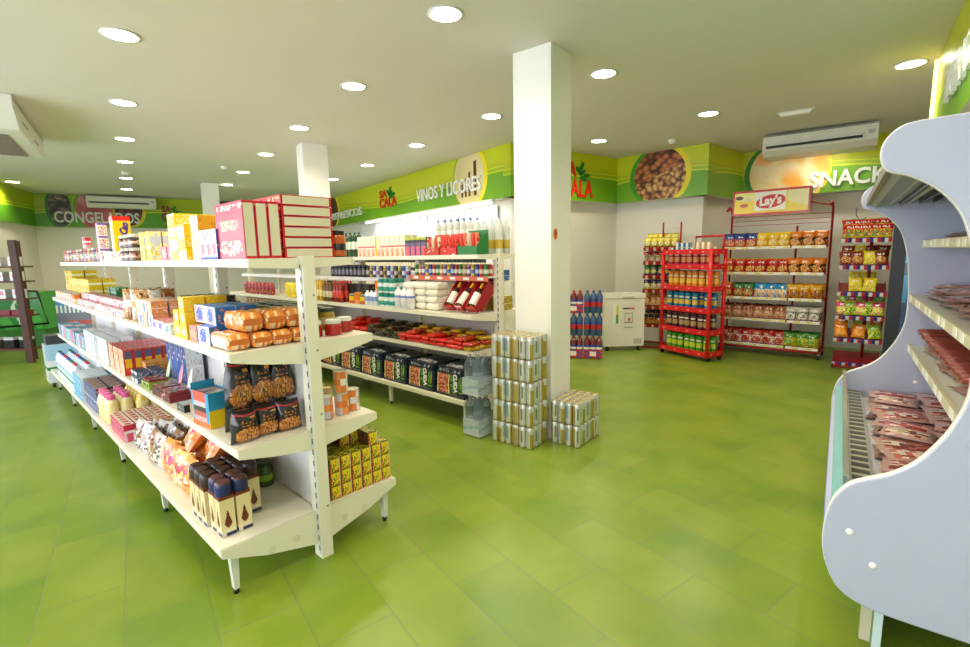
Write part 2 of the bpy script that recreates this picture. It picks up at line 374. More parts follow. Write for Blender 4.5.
# ================================================================== SIGNS ON THE FASCIA
def disc(cx, cz, rx, rz, z0, z1, n=40):
    out = []
    for i in range(n):
        a = 2 * math.pi * i / n; out.append((cx + rx * math.cos(a), min(z1, max(z0, cz + rz * math.sin(a)))))
    return out
def print_disc(name, M, cx, cz, rx, rz, mat, label, crescents=(), half=None, ht=H - FZ - .004):
    e = empty(name, M @ TR(cx, -.001, 0), label, 'wall print')
    for k, (dx, sx, c) in enumerate(crescents):
        mb = MB(); mb.prism(disc(dx, cz, rx * sx, rz * 1.05, .003, ht), (0, 0, 0), (1, 0, 0), (0, 0, 1), (0, -.001 - .0005 * k, 0), c); obj('crescent', mb.mesh('crescent', 'card'), e)
    if half:
        up = [(x, max(z, cz + .02 + .3 * x)) for x, z in disc(0, cz, rx, rz, .003, ht)]
        mb = MB(); mb.prism(disc(0, cz, rx, rz, .003, ht), (0, 0, 0), (1, 0, 0), (0, 0, 1), (0, -.003, 0), 'ffffff'); obj('lower_picture', mb.mesh('lower_picture', half), e)
        mb = MB(); mb.prism(up, (0, 0, 0), (1, 0, 0), (0, 0, 1), (0, -.004, 0), 'ffffff'); obj('upper_picture', mb.mesh('upper_picture', mat), e)
    else:
        mb = MB(); mb.prism(disc(0, cz, rx, rz, .003, ht), (0, 0, 0), (1, 0, 0), (0, 0, 1), (0, -.003, 0), 'ffffff'); obj('picture', mb.mesh('picture', mat), e)
    return e
print_disc('nut_picture', M_nut, .70, .335, .40, .40, 'almond_print', 'big printed disc of almonds above walnuts on the green fascia', [(-.06, 1.04, '3f9a1e'), (.06, 1.04, 'ecd90c')], half='walnut_print')
print_disc('drink_picture', M_snk, .62, .34, .50, .46, 'drink_print', 'printed disc of a glass and golden snacks under the air conditioner', [(-.05, 1.04, '2f8a1e'), (.03, 1.0, 'f0d820')])
print_disc('bottle_picture', M_vin, 7.87, .36, .40, .42, 'cream_print', 'printed disc of dark bottles behind the wine and spirits lettering', [(.05, 1.08, 'f2e21a'), (-.03, 1.02, '8fb010')])
e_ = [o for o in COL.objects if o.name.startswith('bottle_picture')][0]
for k_, (x_, h_) in enumerate(((-.20, .30), (-.10, .38), (.0, .46), (.14, .60))):
    mb = MB(); mb.prism([(x_, .10), (x_ + .05 + .02 * (k_ == 3), .10), (x_ + .05 + .02 * (k_ == 3), h_), (x_, h_ - .02)], (0, -.003, 0), (1, 0, 0), (0, 0, 1), (0, -.002, 0), '5a2a1c'); obj('bottle_shape', mb.mesh('bottle_shape', 'card'), e_)
print_disc('berry_picture', M_vin, 1.7, .36, .5, .40, 'berry_print', 'dark printed fruit disc beside the soft drinks lettering', [(.08, 1.05, 'f2e21a')])
print_disc('vegetable_picture', M_cong, .42, .40, .19, .40, 'frozen_print', 'dark grey frozen fish disc at the left end of the far fascia', [(-.04, 1.08, '2f7a1e'), (.03, 1.05, '8ab82a')])
print_disc('meat_picture', M_cong, 1.00, .38, .32, .42, 'meat_print', 'pink meat disc in the middle of the frozen food fascia', [(-.03, 1.05, '58a020'), (.04, 1.05, 'b8a818')])
print_disc('sauce_picture', M_cong, 1.62, .40, .26, .36, 'berry_print', 'dark red berry disc above the last letters of the far fascia', [(.05, 1.08, 'd8c818')])
print_disc('ketchup_picture', M_cong, 3.55, .40, .35, .40, 'berry_print', 'brown printed disc on the far fascia between the two rear columns', [(.05, 1.08, 'd8c818')])

def word(txt, M, x, z, w, cap, label, col='f4f4ee', ext=.012, shadow='5a6a20', **k):
    me = text_mesh(txt, cap / .7, col, ext=ext, **k); xs = [v.co.x for v in me.vertices]; sc = w / (max(xs) - min(xs)); me.transform(Matrix.Diagonal((sc, 1, 1, 1)))
    o = obj('wall_lettering', me, None, M @ TR(x, -ext - .006, z)); return tag(o, label, 'sign')
word('VINOS Y LICORES', M_vin, 6.27, .17, 1.95, .2, 'raised white VINOS Y LICORES letters on the green fascia', bold=.004)
word('REFRESCOS', M_vin, 1.75, .15, 1.95, .16, 'raised white REFRESCOS letters left of the red logo', bold=.003)
word('CONGELADOS', M_cong, .30, .10, 1.50, .23, 'raised pale CONGELADOS letters on the far green fascia', bold=.006, col='dcdcd8')
word('SNACKS', M_snk, .90, .085, .97, .20, 'raised white SNACKS letters under the air conditioner', bold=.006)
word('REFRIGERADOS', M_ref, .80, .16, 1.9, .20, 'raised white REFRIGERADOS letters on the right hand fascia', bold=.003)
for (M, x, z, w, lab) in ((M_vin, 4.66, .20, .78, 'red SA CALA logo with a green sprig beside VINOS Y LICORES'), (M_sac, .93, .06, .64, 'red SA CALA logo with a green sprig right of the front column'), (M_cong, 2.24, .17, .44, 'dark red SA CALA logo with a green sprig on the far fascia')):
    c = 'd8281c' if M is not M_cong else '8e2a1e'; e = empty('shop_logo', M @ TR(x, -.004, z), lab, 'sign'); hh = .17 if M is M_vin else .25 if M is M_sac else .18
    def fit(t, cap, w, c):
        me = text_mesh(t, cap / .7, c, ext=.008, bold=.006); xs = [v.co.x for v in me.vertices]; me.transform(Matrix.Diagonal((w / (max(xs) - min(xs)), 1, 1, 1))); return me
    obj('upper_letters', fit('SA', hh * .8, w * .42, c), e, TR(.02, -.008, hh * 1.15)); obj('lower_letters', fit('CALA', hh, w, c), e, TR(0, -.008, 0))
    mb = MB(); g = '1f7a2a'
    mb.tube([(w * .62, -.006, hh * 1.15), (w * .66, -.006, hh * 1.5), (w * .62, -.006, hh * 2.05)], .006, g, 6)
    for (ax, az, an) in ((.66, 1.4, .5), (.80, 1.25, .15), (.64, 1.75, .9), (.54, 1.5, 2.4), (.70, 1.05, -.2)):
        pts = [(.055 * w / .6 * (1.3 * math.cos(q) * math.cos(an) - .5 * math.sin(q) * math.sin(an)) + w * ax, .055 * w / .6 * (1.3 * math.cos(q) * math.sin(an) + .5 * math.sin(q) * math.cos(an)) + hh * az) for q in [6.283 * i / 12 for i in range(12)]]
        mb.prism(pts, (0, 0, 0), (1, 0, 0), (0, 0, 1), (0, -.008, 0), g)
    obj('sprig', mb.mesh('sprig', 'plastic'), e)

# ================================================================== CEILING FITTINGS
# split air conditioners: long one over the snacks
def air_con(M, w, h, d, label):
    e = empty('air_conditioner', M, label, 'air conditioner')
    mb = MB(); prof = [(0, 0), (.0, -h * .75), (.08, -h), (d * .9, -h), (d, -h * .9), (d, 0)]
    mb.prism([(u, v) for u, v in reversed(prof)], (-w / 2, -0, 0), (0, 1, 0), (0, 0, 1), (w, 0, 0), 'dfdcd0'); o = obj('housing', mb.mesh('housing', 'paint', 30), e)
    mb = MB(); mb.box(-w / 2 + .02, w / 2 - .12, -.006, .0, -h * .70, -h * .40, 'cfccc0'); mb.box(-w / 2 + .04, w / 2 - .14, -.009, -.006, -h * .64, -h * .52, '2c2c28'); obj('air_outlet', mb.mesh('air_outlet', 'paint'), e)
    mb = MB()
    for k in range(2): mb.box(-w / 2 + .05, w / 2 - .15, -.013, -.007, -h * (.50 - .05 * k), -h * (.48 - .05 * k), 'e6e4da')
    obj('louvre', mb.mesh('louvre', 'paint'), e)
    mb = MB(); mb.box(w / 2 - .09, w / 2 - .03, -.004, 0, -h * .5, -h * .3, 'bab8ac'); obj('control_panel', mb.mesh('control_panel', 'paint'), e)
    mb = MB(); mb.box(-w / 2, w / 2, 0, .01, -.018, -.004, '5a584c'); obj('upper_seam', mb.mesh('upper_seam', 'paint'), e)
    return e
air_con(plane_frame((6.89, 2.66, H - .03), (.31, -.95)), 1.16, .25, .5, 'long white ceiling air conditioner above the SNACKS lettering')
air_con(plane_frame((-.02, 13.70, H - .03), (1, 0)), 1.25, .25, .3, 'long cream air conditioner above the CONGELADOS lettering')
# hanging unit at the left edge: grille side faces down
e = empty('ceiling_air_unit', plane_frame((-.70, 6.95, H - .005), (0, 1)), 'white ceiling air unit with a brown slatted intake at the left edge', 'air conditioner')
mb = MB(); pr = [(-.95, 0), (-.95, -.10), (-.72, -.25), (.80, -.25), (.95, -.18), (.95, 0)]
mb.prism(pr, (0, 0, 0), (1, 0, 0), (0, 0, 1), (0, 1.3, 0), 'e6e4dc'); obj('housing', mb.mesh('housing', 'paint', 30), e)
mb = MB(); mb.box(-.45, .72, .12, 1.2, -.256, -.250, '6a5f50'); obj('intake_grille', mb.mesh('intake_grille', 'paint'), e)
mb = MB()
for k in range(16): mb.box(-.43 + .07 * k, -.415 + .07 * k, .12, 1.2, -.262, -.256, '8e8474')
obj('slats', mb.mesh('slats', 'paint'), e)
mb = MB(); mb.box(-.95, .95, -.004, 0, -.03, -.02, '8a8878'); mb.box(-.5, -.2, -.004, 0, -.14, -.13, '6a6858'); mb.box(.2, .5, -.004, 0, -.17, -.16, '6a6858'); obj('seam', mb.mesh('seam', 'paint'), e)
# strip lamp under the wine fascia
e = empty('strip_light', TR(4.14, 7.80, 2.14), 'long white fluorescent strip along the foot of the wine fascia', 'strip light')
mb = MB(); mb.box(-.02, .03, -2.25, 2.3, 0, .035, 'e8e8e4'); obj('batten', mb.mesh('batten', 'paint'), e)
for y0, y1 in ((-2.22, -.02), (.06, 2.26)):
    mb = MB(); mb.tube([(-.005, y0, -.018), (-.005, y1, -.018)], .014, 'fff8ee', 10); obj('tube', mb.mesh('tube', 'tube'), e)
for cy in (6.7, 8.9):
    l = bpy.data.lights.new('strip', 'AREA'); l.shape = 'RECTANGLE'; l.size = .05; l.size_y = 2.1; l.energy = 7; l.color = (1, .96, .9)
    o = bpy.data.objects.new('strip', l); COL.objects.link(o); o.location = (4.11, cy, 2.10); o.rotation_euler = (0, R(-15), 0)
# detectors, sounder bar
sd = Proto('smoke_detector', 'smoke detector', [('body', MB().lathe([(.055, 0), (.055, -.02), (.035, -.045), (0, -.05)], 'ecebe6', 20, cap=False), 'plastic'), ('sensor', MB().lathe([(.02, -.05), (.02, -.06), (0, -.062)], '9a9a94', 12, cap=False), 'plastic')])
sd.put(TR(5.97, 4.02, H), 'small white smoke detector on the ceiling in front of the nuts picture')
sd.put(TR(.065, 10.2, H), 'small white smoke detector in the left row of downlights')
sd.put(TR(1.35, 8.9, H), 'small white smoke detector left of the middle column top')
e = empty('emergency_light', plane_frame((5.91, 2.51, H), (.31, -.95)), 'slim white emergency light bar on the ceiling by the air conditioner', 'emergency light')
mb = MB(); mb.box(-.17, .17, -.04, .04, -.012, 0, 'dddad2'); obj('base', mb.mesh('base', 'paint'), e)
mb = MB(); mb.prism([(-.15, 0), (-.13, -.03), (.13, -.03), (.15, 0)], (0, .03, -.012), (1, 0, 0), (0, 0, 1), (0, -.06, 0), 'f2f0ea'); obj('cover', mb.mesh('cover', 'plastic'), e)

e = empty('led_strip', M_ref @ TR(-.012, -.004, .02), 'glowing vertical light strip on the corner of the right hand fascia', 'light strip')  # added glowing edge in place of light caught by the fascia end
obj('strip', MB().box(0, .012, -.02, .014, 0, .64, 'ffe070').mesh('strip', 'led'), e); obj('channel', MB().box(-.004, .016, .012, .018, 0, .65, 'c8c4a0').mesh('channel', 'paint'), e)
mb = MB(); mb.prism(disc(0, 0, .028, .042, -1, 1, 20), (0, 0, 0), (1, 0, 0), (0, 0, 1), (0, -.003, 0), 'e0822a'); e = empty('column_sticker', plane_frame((2.51, 2.666, 1.56), (.96, .28)) @ TR(.062, -.001, 0), 'small round orange sticker on the right face of the front column', 'sticker'); obj('disc', mb.mesh('disc', 'card'), e)
mb = MB(); mb.prism(disc(0, .006, .016, .020, -1, 1, 16), (0, -.003, 0), (1, 0, 0), (0, 0, 1), (0, -.001, 0), 'b0402a'); obj('print', mb.mesh('print', 'card'), e)
# ================================================================== GONDOLAS
GA = math.atan2(.199, .98)
class Fr:
    def __init__(s, x, y): s.M = plane_frame((x, y, 0), (.98, .199))   # local x = across (p), local y = along (g)
    def at(s, off, sg, z, face='L', tilt=0., jit=0.):
        rz = {'L': -math.pi / 2, 'N': 0, 'R': math.pi / 2, 'B': math.pi}[face] + jit
        return s.M @ TR(off, sg, z, rz, tilt)
G1 = Fr(.617, 2.25); G2 = Fr(2.522, 3.334)
CR_ = 'e9e3cf'; UN = 1.03
def shelf_mesh(depth, L, lip=.035):
    mb = MB(); mb.box(-depth, 0, 0, L, -.014, 0, CR_); mb.box(-depth, -depth + .012, 0, L, -lip, -.014, CR_); mb.box(-depth + .012, -.05, .0, .012, -lip, -.014, CR_)
    return mb.mesh('shelf', 'paint')
def rail_mesh(x, L, c='efeadd'):
    def fn(u, v): return c
    mb = MB(); mb.box(x - .004, x, 0, L, -.034, -.003, c); return mb.mesh('price_rail', 'plastic')
def bracket_mesh(depth, side, drop, kink=.3):
    s_ = side; lip = .036
    pts = [(-depth, 0), (-depth, -lip), (-depth * .6, -lip - (drop - lip) * .55), (-.05, -drop), (-.0, -drop), (0, 0)]
    mb = MB(); mb.prism(pts if side < 0 else [(-a, b) for a, b in reversed(pts)], (0, 0, 0), (1, 0, 0), (0, 0, 1), (0, .004, 0), CR_); 
    if depth > .4:
        for f_ in (.30, .55):
            c = (side * depth * f_, -drop * .55); n = 12
            pp = [(c[0] + .018 * math.cos(6.283 * i / n), c[1] + .018 * math.sin(6.283 * i / n)) for i in range(n)]
            if side < 0: pass
            mb.prism(pp, (0, 0, 0), (1, 0, 0), (0, 0, 1), (0, -.002, 0), 'dcd6c2')
    return mb.mesh('bracket', 'paint')
def gondola(fr, n, label, tiers, panels, extra=()):
    e = empty('gondola_shelving', fr.M, label, 'shelving'); me = {}
    up = MB(); up.box(-.027, .030, -.035, .035, .0, 1.43, CR_)
    for sx in (-1, 1):
        up.box(sx * .029 - (.002 if sx < 0 else 0), sx * .029 + (.002 if sx > 0 else 0), -.026, -.014, .02, 1.41, 'd6d6d8')
        for k in range(26): up.box(sx * .031 - (.001 if sx < 0 else 0), sx * .031 + (.001 if sx > 0 else 0), -.024, -.016, .04 + k * .053, .065 + k * .053, '2e2e30')
    for z in (.25, .7, 1.0, 1.25): up.lathe([(.0, 0), (.006, 0), (.006, .003), (0, .003)], '8a8474', 8, cap=False) if 0 else up.box(.012, .020, -.037, -.035, z, z + .008, '7a7464')
    um = up.mesh('upright', 'paint')
    leg = MB(); leg.prism([(-.018, 0), (.018, 0), (.010, -.165), (-.010, -.165)][::-1], (0, -.016, 0), (1, 0, 0), (0, 0, 1), (0, .032, 0), 'dcdad0'); lm = leg.mesh('leg', 'paint')
    ft = MB().lathe([(.011, -.19, '222222'), (.013, -.178, '222222'), (.009, -.165, '222222')], '222222', 10).mesh('foot', 'plastic')
    for i in range(n + 1):
        y = i * UN; yy = y if 0 < i < n else y
        obj('upright', um, e, TR(.010, y, 0))
        for sx in (-1, 1):
            l = obj('leg', lm, e, TR(sx * .385 + .0, y + (.03 if i < n else -.03), .19)); obj('foot', ft, l)
            for (z, d, dr) in tiers:
                key = ('b', sx, d)
                if key not in me: me[key] = bracket_mesh(d, sx, dr)
                if i in (0, n) or sx < 0: obj('bracket', me[key], e, TR(.01 if sx < 0 else -.01, y + (-.012 if i == 0 else .008), z))
    for i in range(n):
        for (z, d, dr) in tiers:
            for sx in (-1, 1):
                key = ('s', d)
                if key not in me: me[key] = shelf_mesh(d, UN)
                M = TR(.01, i * UN, z) if sx < 0 else TR(-.01, (i + 1) * UN, z, math.pi)
                if d < .3 and sx > 0: M = TR(.015, (i + 1) * UN, z, math.pi)
                obj('shelf', me[key], e, M)
        z0, z1 = panels
        if 'p' not in me: me['p'] = MB().box(-.006, .006, .062, UN - .062, z0, z1, 'dcdada').mesh('back_panel', 'paint')
        obj('back_panel', me['p'], e, TR(.010, i * UN, 0))
    return e
T1 = [(.235, .45, .16), (.63, .35, .09), (1.04, .35, .09), (1.42, .245, .045)]
g1 = gondola(G1, 5, 'near left double-sided cream shelving run in the foreground aisle', T1, (.12, 1.0))
T2 = [(.235, .45, .16), (.63, .345, .075), (.93, .345, .075), (1.42, .25, .045)]
g2 = gondola(G2, 5, 'cream shelving run under the wine fascia holding charcoal bags and sausages', T2, (.12, .90))
# narrow middle shelf of the second run, red price rail on its first bay
for i in range(5):
    mb = MB(); mb.box(-.13, 0, 0, UN, -.012, 0, 'efeadd'); mb.box(-.134, -.13, 0, UN, -.04, 0, 'e4705a' if i == 0 else 'f2f0ee')
    if i == 0:
        for k in range(6): mb.box(-.136, -.134, .05 + k * .17, .12 + k * .17, -.032, -.008, 'fff8f0')
    obj('shelf', mb.mesh('shelf', 'paint'), g2, TR(.01, i * UN, 1.20 if i else 1.235)); obj('shelf', MB().box(0, .2, 0, UN, -.012, 0, 'efeadd').mesh('shelf', 'paint'), g2, TR(.01, i * UN, 1.19))

# ================================================================== REFRIGERATED WALL CABINET (right)
def smooth_poly(pts, k=6, closed=True):
    n = len(pts); out = []
    for i in range(n):
        p0, p1, p2, p3 = (Vector(pts[(i + j - 1) % n]) for j in range(4))
        for t in range(k):
            t /= k; out.append(tuple(.5 * ((2 * p1) + (p2 - p0) * t + (2 * p0 - 5 * p1 + 4 * p2 - p3) * t * t + (3 * p1 - p0 - 3 * p2 + p3) * t ** 3)))
    return out
LV = Vector((.948, .318, 0)); NV = Vector((.318, -.948, 0)); CX = 1.923; CY = .585; LN = 1.90
CM = Matrix(((LV.x, NV.x, 0, 1.923), (LV.y, NV.y, 0, .585), (0, 0, 1, 0), (0, 0, 0, 1)))   # local x = along, y = depth, z up (mirrored frame, only used for points)
def cl(a, n, z): return CM @ Vector((a, n, z))
CF = plane_frame((CX + LV.x * LN, CY + LV.y * LN, 0), (-LV.x, -LV.y))   # local x towards the camera (0 far .. 2 near), local y into the cabinet
ce = empty('refrigerated_cabinet', CF, 'tall open refrigerated cabinet with curved white side panels at the right edge', 'refrigerator')
prof = [(.80, 1.80), (.5, 1.80), (.30, 1.80), (.215, 1.798), (.107, 1.794), (.063, 1.783), (.032, 1.752), (.020, 1.712), (.030, 1.668), (.052, 1.648), (.092, 1.635), (.145, 1.603), (.185, 1.565), (.222, 1.51), (.248, 1.43), (.268, 1.33), (.280, 1.2), (.286, 1.09), (.283, .965), (.258, .873), (.228, .806), (.178, .728), (.118, .675), (.036, .630), (.0, .595), (-.028, .541), (-.043, .465), (-.045, .373), (-.025, .287), (.013, .22), (.083, .185), (.198, .173), (.5, .17), (.80, .17)]
full = smooth_poly(prof, 3)[3:-6]
full = [prof[0]] + full + [prof[-1]]
for nm, x0 in (('side_panel', 0.0), ('side_panel', 1.9)):
    mb = MB(); mb.prism([(-a, b) for a, b in full], (x0, 0, 0), (0, -1, 0), (0, 0, 1), (-.036 if x0 else .036, 0, 0), 'b4b7cb', edge='eeeeea')
    o = obj(nm, mb.mesh(nm, 'plastic', 35), ce); bv = o.modifiers.new('b', 'BEVEL'); bv.width = .006; bv.segments = 2; bv.limit_method = 'ANGLE'; bv.angle_limit = R(60)
    for (n_, z_) in ((.03, .445), (.10, .345), (.36, .60)):   # plastic screw caps
        c = MB().lathe([(.012, 0), (.011, .004), (.004, .007), (0, .007)], 'f2f1ea', 14, cap=False)
        c.xform(TR(x0 + (.0 if x0 else .036), n_, z_, 0, 0, R(90) if x0 else R(90))); obj('screw_cap', c.mesh('screw_cap', 'plastic'), o)
    if x0:
        c = MB(); c.prism([(-a, b) for a, b in full], (2.0005, 0, 0), (0, -1, 0), (0, 0, 1), (.0004, 0, 0), 'e4e6ee') if 0 else None
X0, X1 = .036, 1.864
def part(name, mb, mt, par=None, sharp=None): return obj(name, mb.mesh(name, mt, sharp), par or ce)
mb = MB(); mb.box(X0, X1, .70, .78, .2, 1.78, 'd6dae2')
part('back_wall', mb, 'paint')
mb = MB()
for k in range(9): 
    for j in range(15): mb.box(X0 + .05 + j * .12, X0 + .12 + j * .12, .697, .70, .50 + k * .13, .505 + k * .13, '8a8e96')
part('air_slots', mb, 'paint')
mb = MB(); mb.prism([(.03, .24), (.12, .19), (.78, .18), (.78, .52), (.70, .52), (.66, .47), (.12, .47), (.05, .50), (-.01, .44), (-.01, .35)][::-1], (X0, 0, 0), (0, 1, 0), (0, 0, 1), (X1 - X0, 0, 0), 'dcdfe4')
part('base_tank', mb, 'paint')
# coloured bumper along the front
mb = MB()
for z0, z1, c, yy in ((.30, .355, 'f0f0ee', -.036), (.355, .375, '8a80c0', -.046), (.375, .44, '5a9ec8', -.042), (.44, .46, 'c4c4e0', -.044), (.46, .53, '8cc4c8', -.028)): mb.box(X0, X1, yy, .005, z0, z1, c)
part('front_bumper', mb, 'plastic')
mb = MB(); mb.box(X0, X1, .005, .011, .53, .63, 'c8e0d4'); part('glass_screen', mb, 'glass')
mb = MB(); mb.box(X0, X1, .0, .016, .628, .634, 'd8dcd8'); part('glass_trim', mb, 'metal')
mb = MB(); mb.box(X0, X1, .03, .10, .505, .513, 'a8a898')
for k in range(24): mb.box(X0 + .02 + k * .074, X0 + .06 + k * .074, .035, .095, .513, .515, '4a4a44')
part('air_grille', mb, 'paint')
# canopy with lamps
mb = MB(); mb.prism([(.05, 1.69), (.09, 1.655), (.30, 1.70), (.70, 1.70), (.78, 1.78), (.78, 1.79), (.075, 1.77)][::-1], (X0, 0, 0), (0, 1, 0), (0, 0, 1), (X1 - X0, 0, 0), '9a9ea2'); part('canopy', mb, 'paint')
mb = MB(); mb.box(X0, X1, .046, .062, 1.672, 1.71, '8a8e92'); part('canopy_lip', mb, 'plastic')
for y_ in (.16, .24):
    mb = MB(); mb.tube([(X0 + .05, y_, 1.675), (X1 - .05, y_, 1.675)], .010, 'b8bab4', 10); part('lamp_tube', mb, 'plastic')
mb = MB()
for y_ in (.11, .20, .29, .35): mb.box(X0, X1, y_, y_ + .012, 1.665, 1.70, '6a6e70')
part('lamp_fins', mb, 'metal')
mb = MB(); mb.tube([(X0 + .01, -.0, 1.665), (X0 + .012, .0, 1.62), (X0 + .03, .02, 1.58), (X0 + .02, .05, 1.60)], .003, '3a3a34', 6); part('loose_cable', mb, 'plastic')
for z_, y_ in ((.83, .31), (1.13, .295), (1.45, .33)):
    sh = part('wire_shelf', MB().box(X0, X1, y_ + .01, .70, z_ - .014, z_, 'd2d4cc'), 'paint')
    part('price_rail', MB().box(X0, X1, y_ - .004, y_ + .01, z_ - .038, z_ + .004, 'd8d4b4'), 'plastic', sh)
    tk = MB().box(0, .07, y_ - .006, y_ - .004, z_ - .033, z_ - .002, 'f8f6ea').mesh('price_ticket', 'card')
    for k in range(14):
        if k % 3 != 1: obj('price_ticket', tk, sh, TR(X0 + .04 + k * .128, 0, 0))
for (x_, y_) in ((.12, .085), (1.83, .085), (.12, .7), (1.80, .7)):
    mb = MB(); mb.prism([(-.022, 0), (-.009, -.15), (.009, -.15), (.022, 0)][::-1], (x_, y_, .17), (1, 0, 0), (0, 0, 1), (0, .03, 0), 'c4bca4'); part('leg', mb, 'paint')
mb = MB(); mb.box(.14, 1.86, .12, .145, .0, .17, 'c8dce0'); part('kick_plate', mb, 'gloss')
# vacuum packed meats
def meat_fn(seed, base, fat):
    rr = random.Random(seed); g = [[rr.random() for _ in range(13)] for _ in range(13)]
    def f(u, v):
        q = g[int(u * 12)][int(v * 12)]
        if u < .10 or u > .9 or v < .08 or v > .92: return 'b08c84'
        if .3 < u < .7 and .6 < v < .85: return 'cfc0b0' if q > .5 else base
        return fat if q > .72 else base if q > .28 else '7a2a22'
    return f
def flatpack(name, w, d, h, fn, seed=0, cat='packet'):
    mb = MB(); mb.bag(w, d, h, fn, 9, 9, seed=seed); mb.xform(Matrix.Translation((0, -d / 2, h / 2)) @ Matrix.Rotation(R(-90), 4, 'X')); 
    mb.v = [(x, -y, z) for x, y, z in mb.v]
    mn = min(v[2] for v in mb.v); mb.v = [(x, y, z - mn) for x, y, z in mb.v]
    return Proto(name, cat, [(name, mb, 'foil')])
meatA = flatpack('meat_packet', .16, .24, .03, meat_fn(1, 'a04038', 'd8a098'), 1, 'meat'); meatB = flatpack('meat_packet', .15, .22, .035, meat_fn(2, 'b86858', 'e8c8b8'), 2, 'meat')
meatC = flatpack('meat_packet', .18, .26, .02, meat_fn(3, '7a2420', 'b86858'), 3, 'meat'); meatD = flatpack('meat_packet', .14, .20, .04, meat_fn(5, 'c8a890', 'e8dcc8'), 5, 'meat')
stick = Proto('sausage_packet', 'sausage', [('sausage_packet', MB().tube([(0, 0, .014), (0, .05, .018), (0, .20, .018), (0, .26, .010)], .014, '8a4034', 8), 'foil')])
tubc = Proto('yogurt_packet', 'packet', [('yogurt_packet', MB().box(-.035, .035, -.06, .06, 0, .05, 'e8e8e0', top=lambda u, v: ['3a8ac0', 'e8e8e0', 'c84030', '3aa060'][int(u * 4 + v * 3) % 4], front=lambda u, v: ['e8e8e0', '3a70b0', 'd84838'][int(v * 3)]), 'gloss')])
def cput(p, x, y, z, rz, label, group, rx=0.): p.put(CF @ TR(x, y, z + .002, rz, rx), label, group)
rr = random.Random(11)
for i in range(11):      # front of the deck
    p = (meatA, meatB, meatC, meatD)[(i * 3) % 4]
    for j, lay in ((0, 0), (0, 1)): cput(p, .17 + i * .155, .25, .472 + lay * .042, rr.uniform(-.25, .25), add('flat sliced cold meat packet at the deck front', ['lower', 'upper'][lay], ORD[10 - i] + ' from the near end'), 'meat packets on the cabinet deck')
    for lay in (0, 1, 2): cput((meatC, meatA, meatC)[i % 3], .17 + i * .155, .48, .472 + lay * .032, rr.uniform(-.15, .15), add('red cured meat packet at the deck back', ORD[lay] + ' layer', ORD[10 - i] + ' from near end'), 'cured meat packets along the back of the deck')
for i in range(14): cput(tubc, .10 + (i % 7) * .075, .615 if i < 7 else .66, .472 + 0, 0, 'small colourful multipack at the far end of the cabinet deck', 'colourful multipacks at the far end of the deck', 0) if i < 7 else None
for z_, y_, gname in ((.83, .33, 'lowest'), (1.13, .315, 'middle')):
    for i in range(11):
        p = (meatC, meatA, meatB)[(i + int(z_ * 10)) % 3]
        for k in range(2): cput(p, .14 + i * .158, y_ + .15 + .02 * k, z_ + .036 * k, rr.uniform(-.3, .3), add('sliced meat packet on the %s cabinet shelf' % gname, ['lower', 'upper'][k], ORD[10 - i] + ' from near end'), 'meat packets on the %s cabinet shelf' % gname)
        if z_ < 1: 
            for q in (-.04, .03): cput(stick, .14 + i * .158 + q, y_ + .01, z_ + .075, rr.uniform(-.3, .3), add('thin red sausage packet on the lowest cabinet shelf', ORD[20 - 2 * i + (q < 0)] + ' from near end'), 'thin sausage packets on the lowest cabinet shelf')
for i in range(9): cput((meatD, meatB)[i % 2], .26 + i * .18, .50, 1.45, rr.uniform(-.3, .3), 'small pale meat packet on the top cabinet shelf, %s from near end' % ORD[8 - i], 'packets on the top cabinet shelf')

# ================================================================== CRISP RACK WITH BANNER
RD = 'b01420'
def bag_proto(name, w, h, t, fn, seed=0, cat='crisps', lean=.12, nu=14, nv=16):
    mb = MB(); mb.bag(w, h, t, fn, nu, nv, seed=seed, lean=lean); return Proto(name, cat, [(name, mb, 'foil')])
def crisp_fn(base, band, blob, top=None, txt='f8f0e0', seed=0):
    rr = random.Random(seed); g = [[rr.random() for _ in range(16)] for _ in range(16)]
    def f(u, v):
        if v > .92 or v < .06: return top or band
        q = g[int(u * 15)][int(v * 15)]
        if v > .66 and v < .80 and .25 < u < .75: return txt if q > .55 else base
        if v < .6: return (blob if q > .4 else band if q > .2 else base) if ((u - .45) / .38) ** 2 + ((v - .32) / .24) ** 2 < 1 else band if q > .3 else base
        return base
    return f
LK = plane_frame((6.757, 3.628, 0), (.237, -.972))
le = empty('crisp_rack', LK, 'wide dark red wire rack of crisp bags with a yellow banner on top', 'display rack')
def lp(name, mb, mt, sharp=None, par=None): return obj(name, mb.mesh(name, mt, sharp), par or le)
RL = 1.10
for x_ in (-.05, .76, RL + .04):
    mb = MB(); mb.tube([(x_, .36, .10), (x_, .36, 1.92 if x_ != .76 else 1.75), (x_, .30, 1.99), (x_, .18, 2.0), (x_, .10, 1.95)] if x_ != .76 else [(x_, .36, .1), (x_, .36, 1.72)], .014, RD, 8); lp('post', mb, 'paint')
mb = MB()
for x_ in (-.05, RL + .04): mb.tube([(x_, -.02, .09), (x_, .40, .09)], .014, RD, 8)
mb.tube([(-.05, -.02, .09), (RL + .04, -.02, .09)], .014, RD, 8); mb.tube([(-.05, .40, .09), (RL + .04, .40, .09)], .014, RD, 8); lp('base_frame', mb, 'paint')
for x_ in (-.05, RL + .04):
    for y_ in (0, .38):
        mb = MB(); mb.lathe([(.028, -.01, '1c1c1c'), (.03, 0, '1c1c1c'), (.028, .01, '1c1c1c')], '1c1c1c', 14); mb.xform(TR(x_, y_, .03, 0, 0, R(90))); mb.box(x_ - .012, x_ + .012, y_ - .012, y_ + .012, .04, .08, '8a8a88'); lp('caster', mb, 'plastic')
LZ = [.13, .475, .765, 1.10, 1.44]
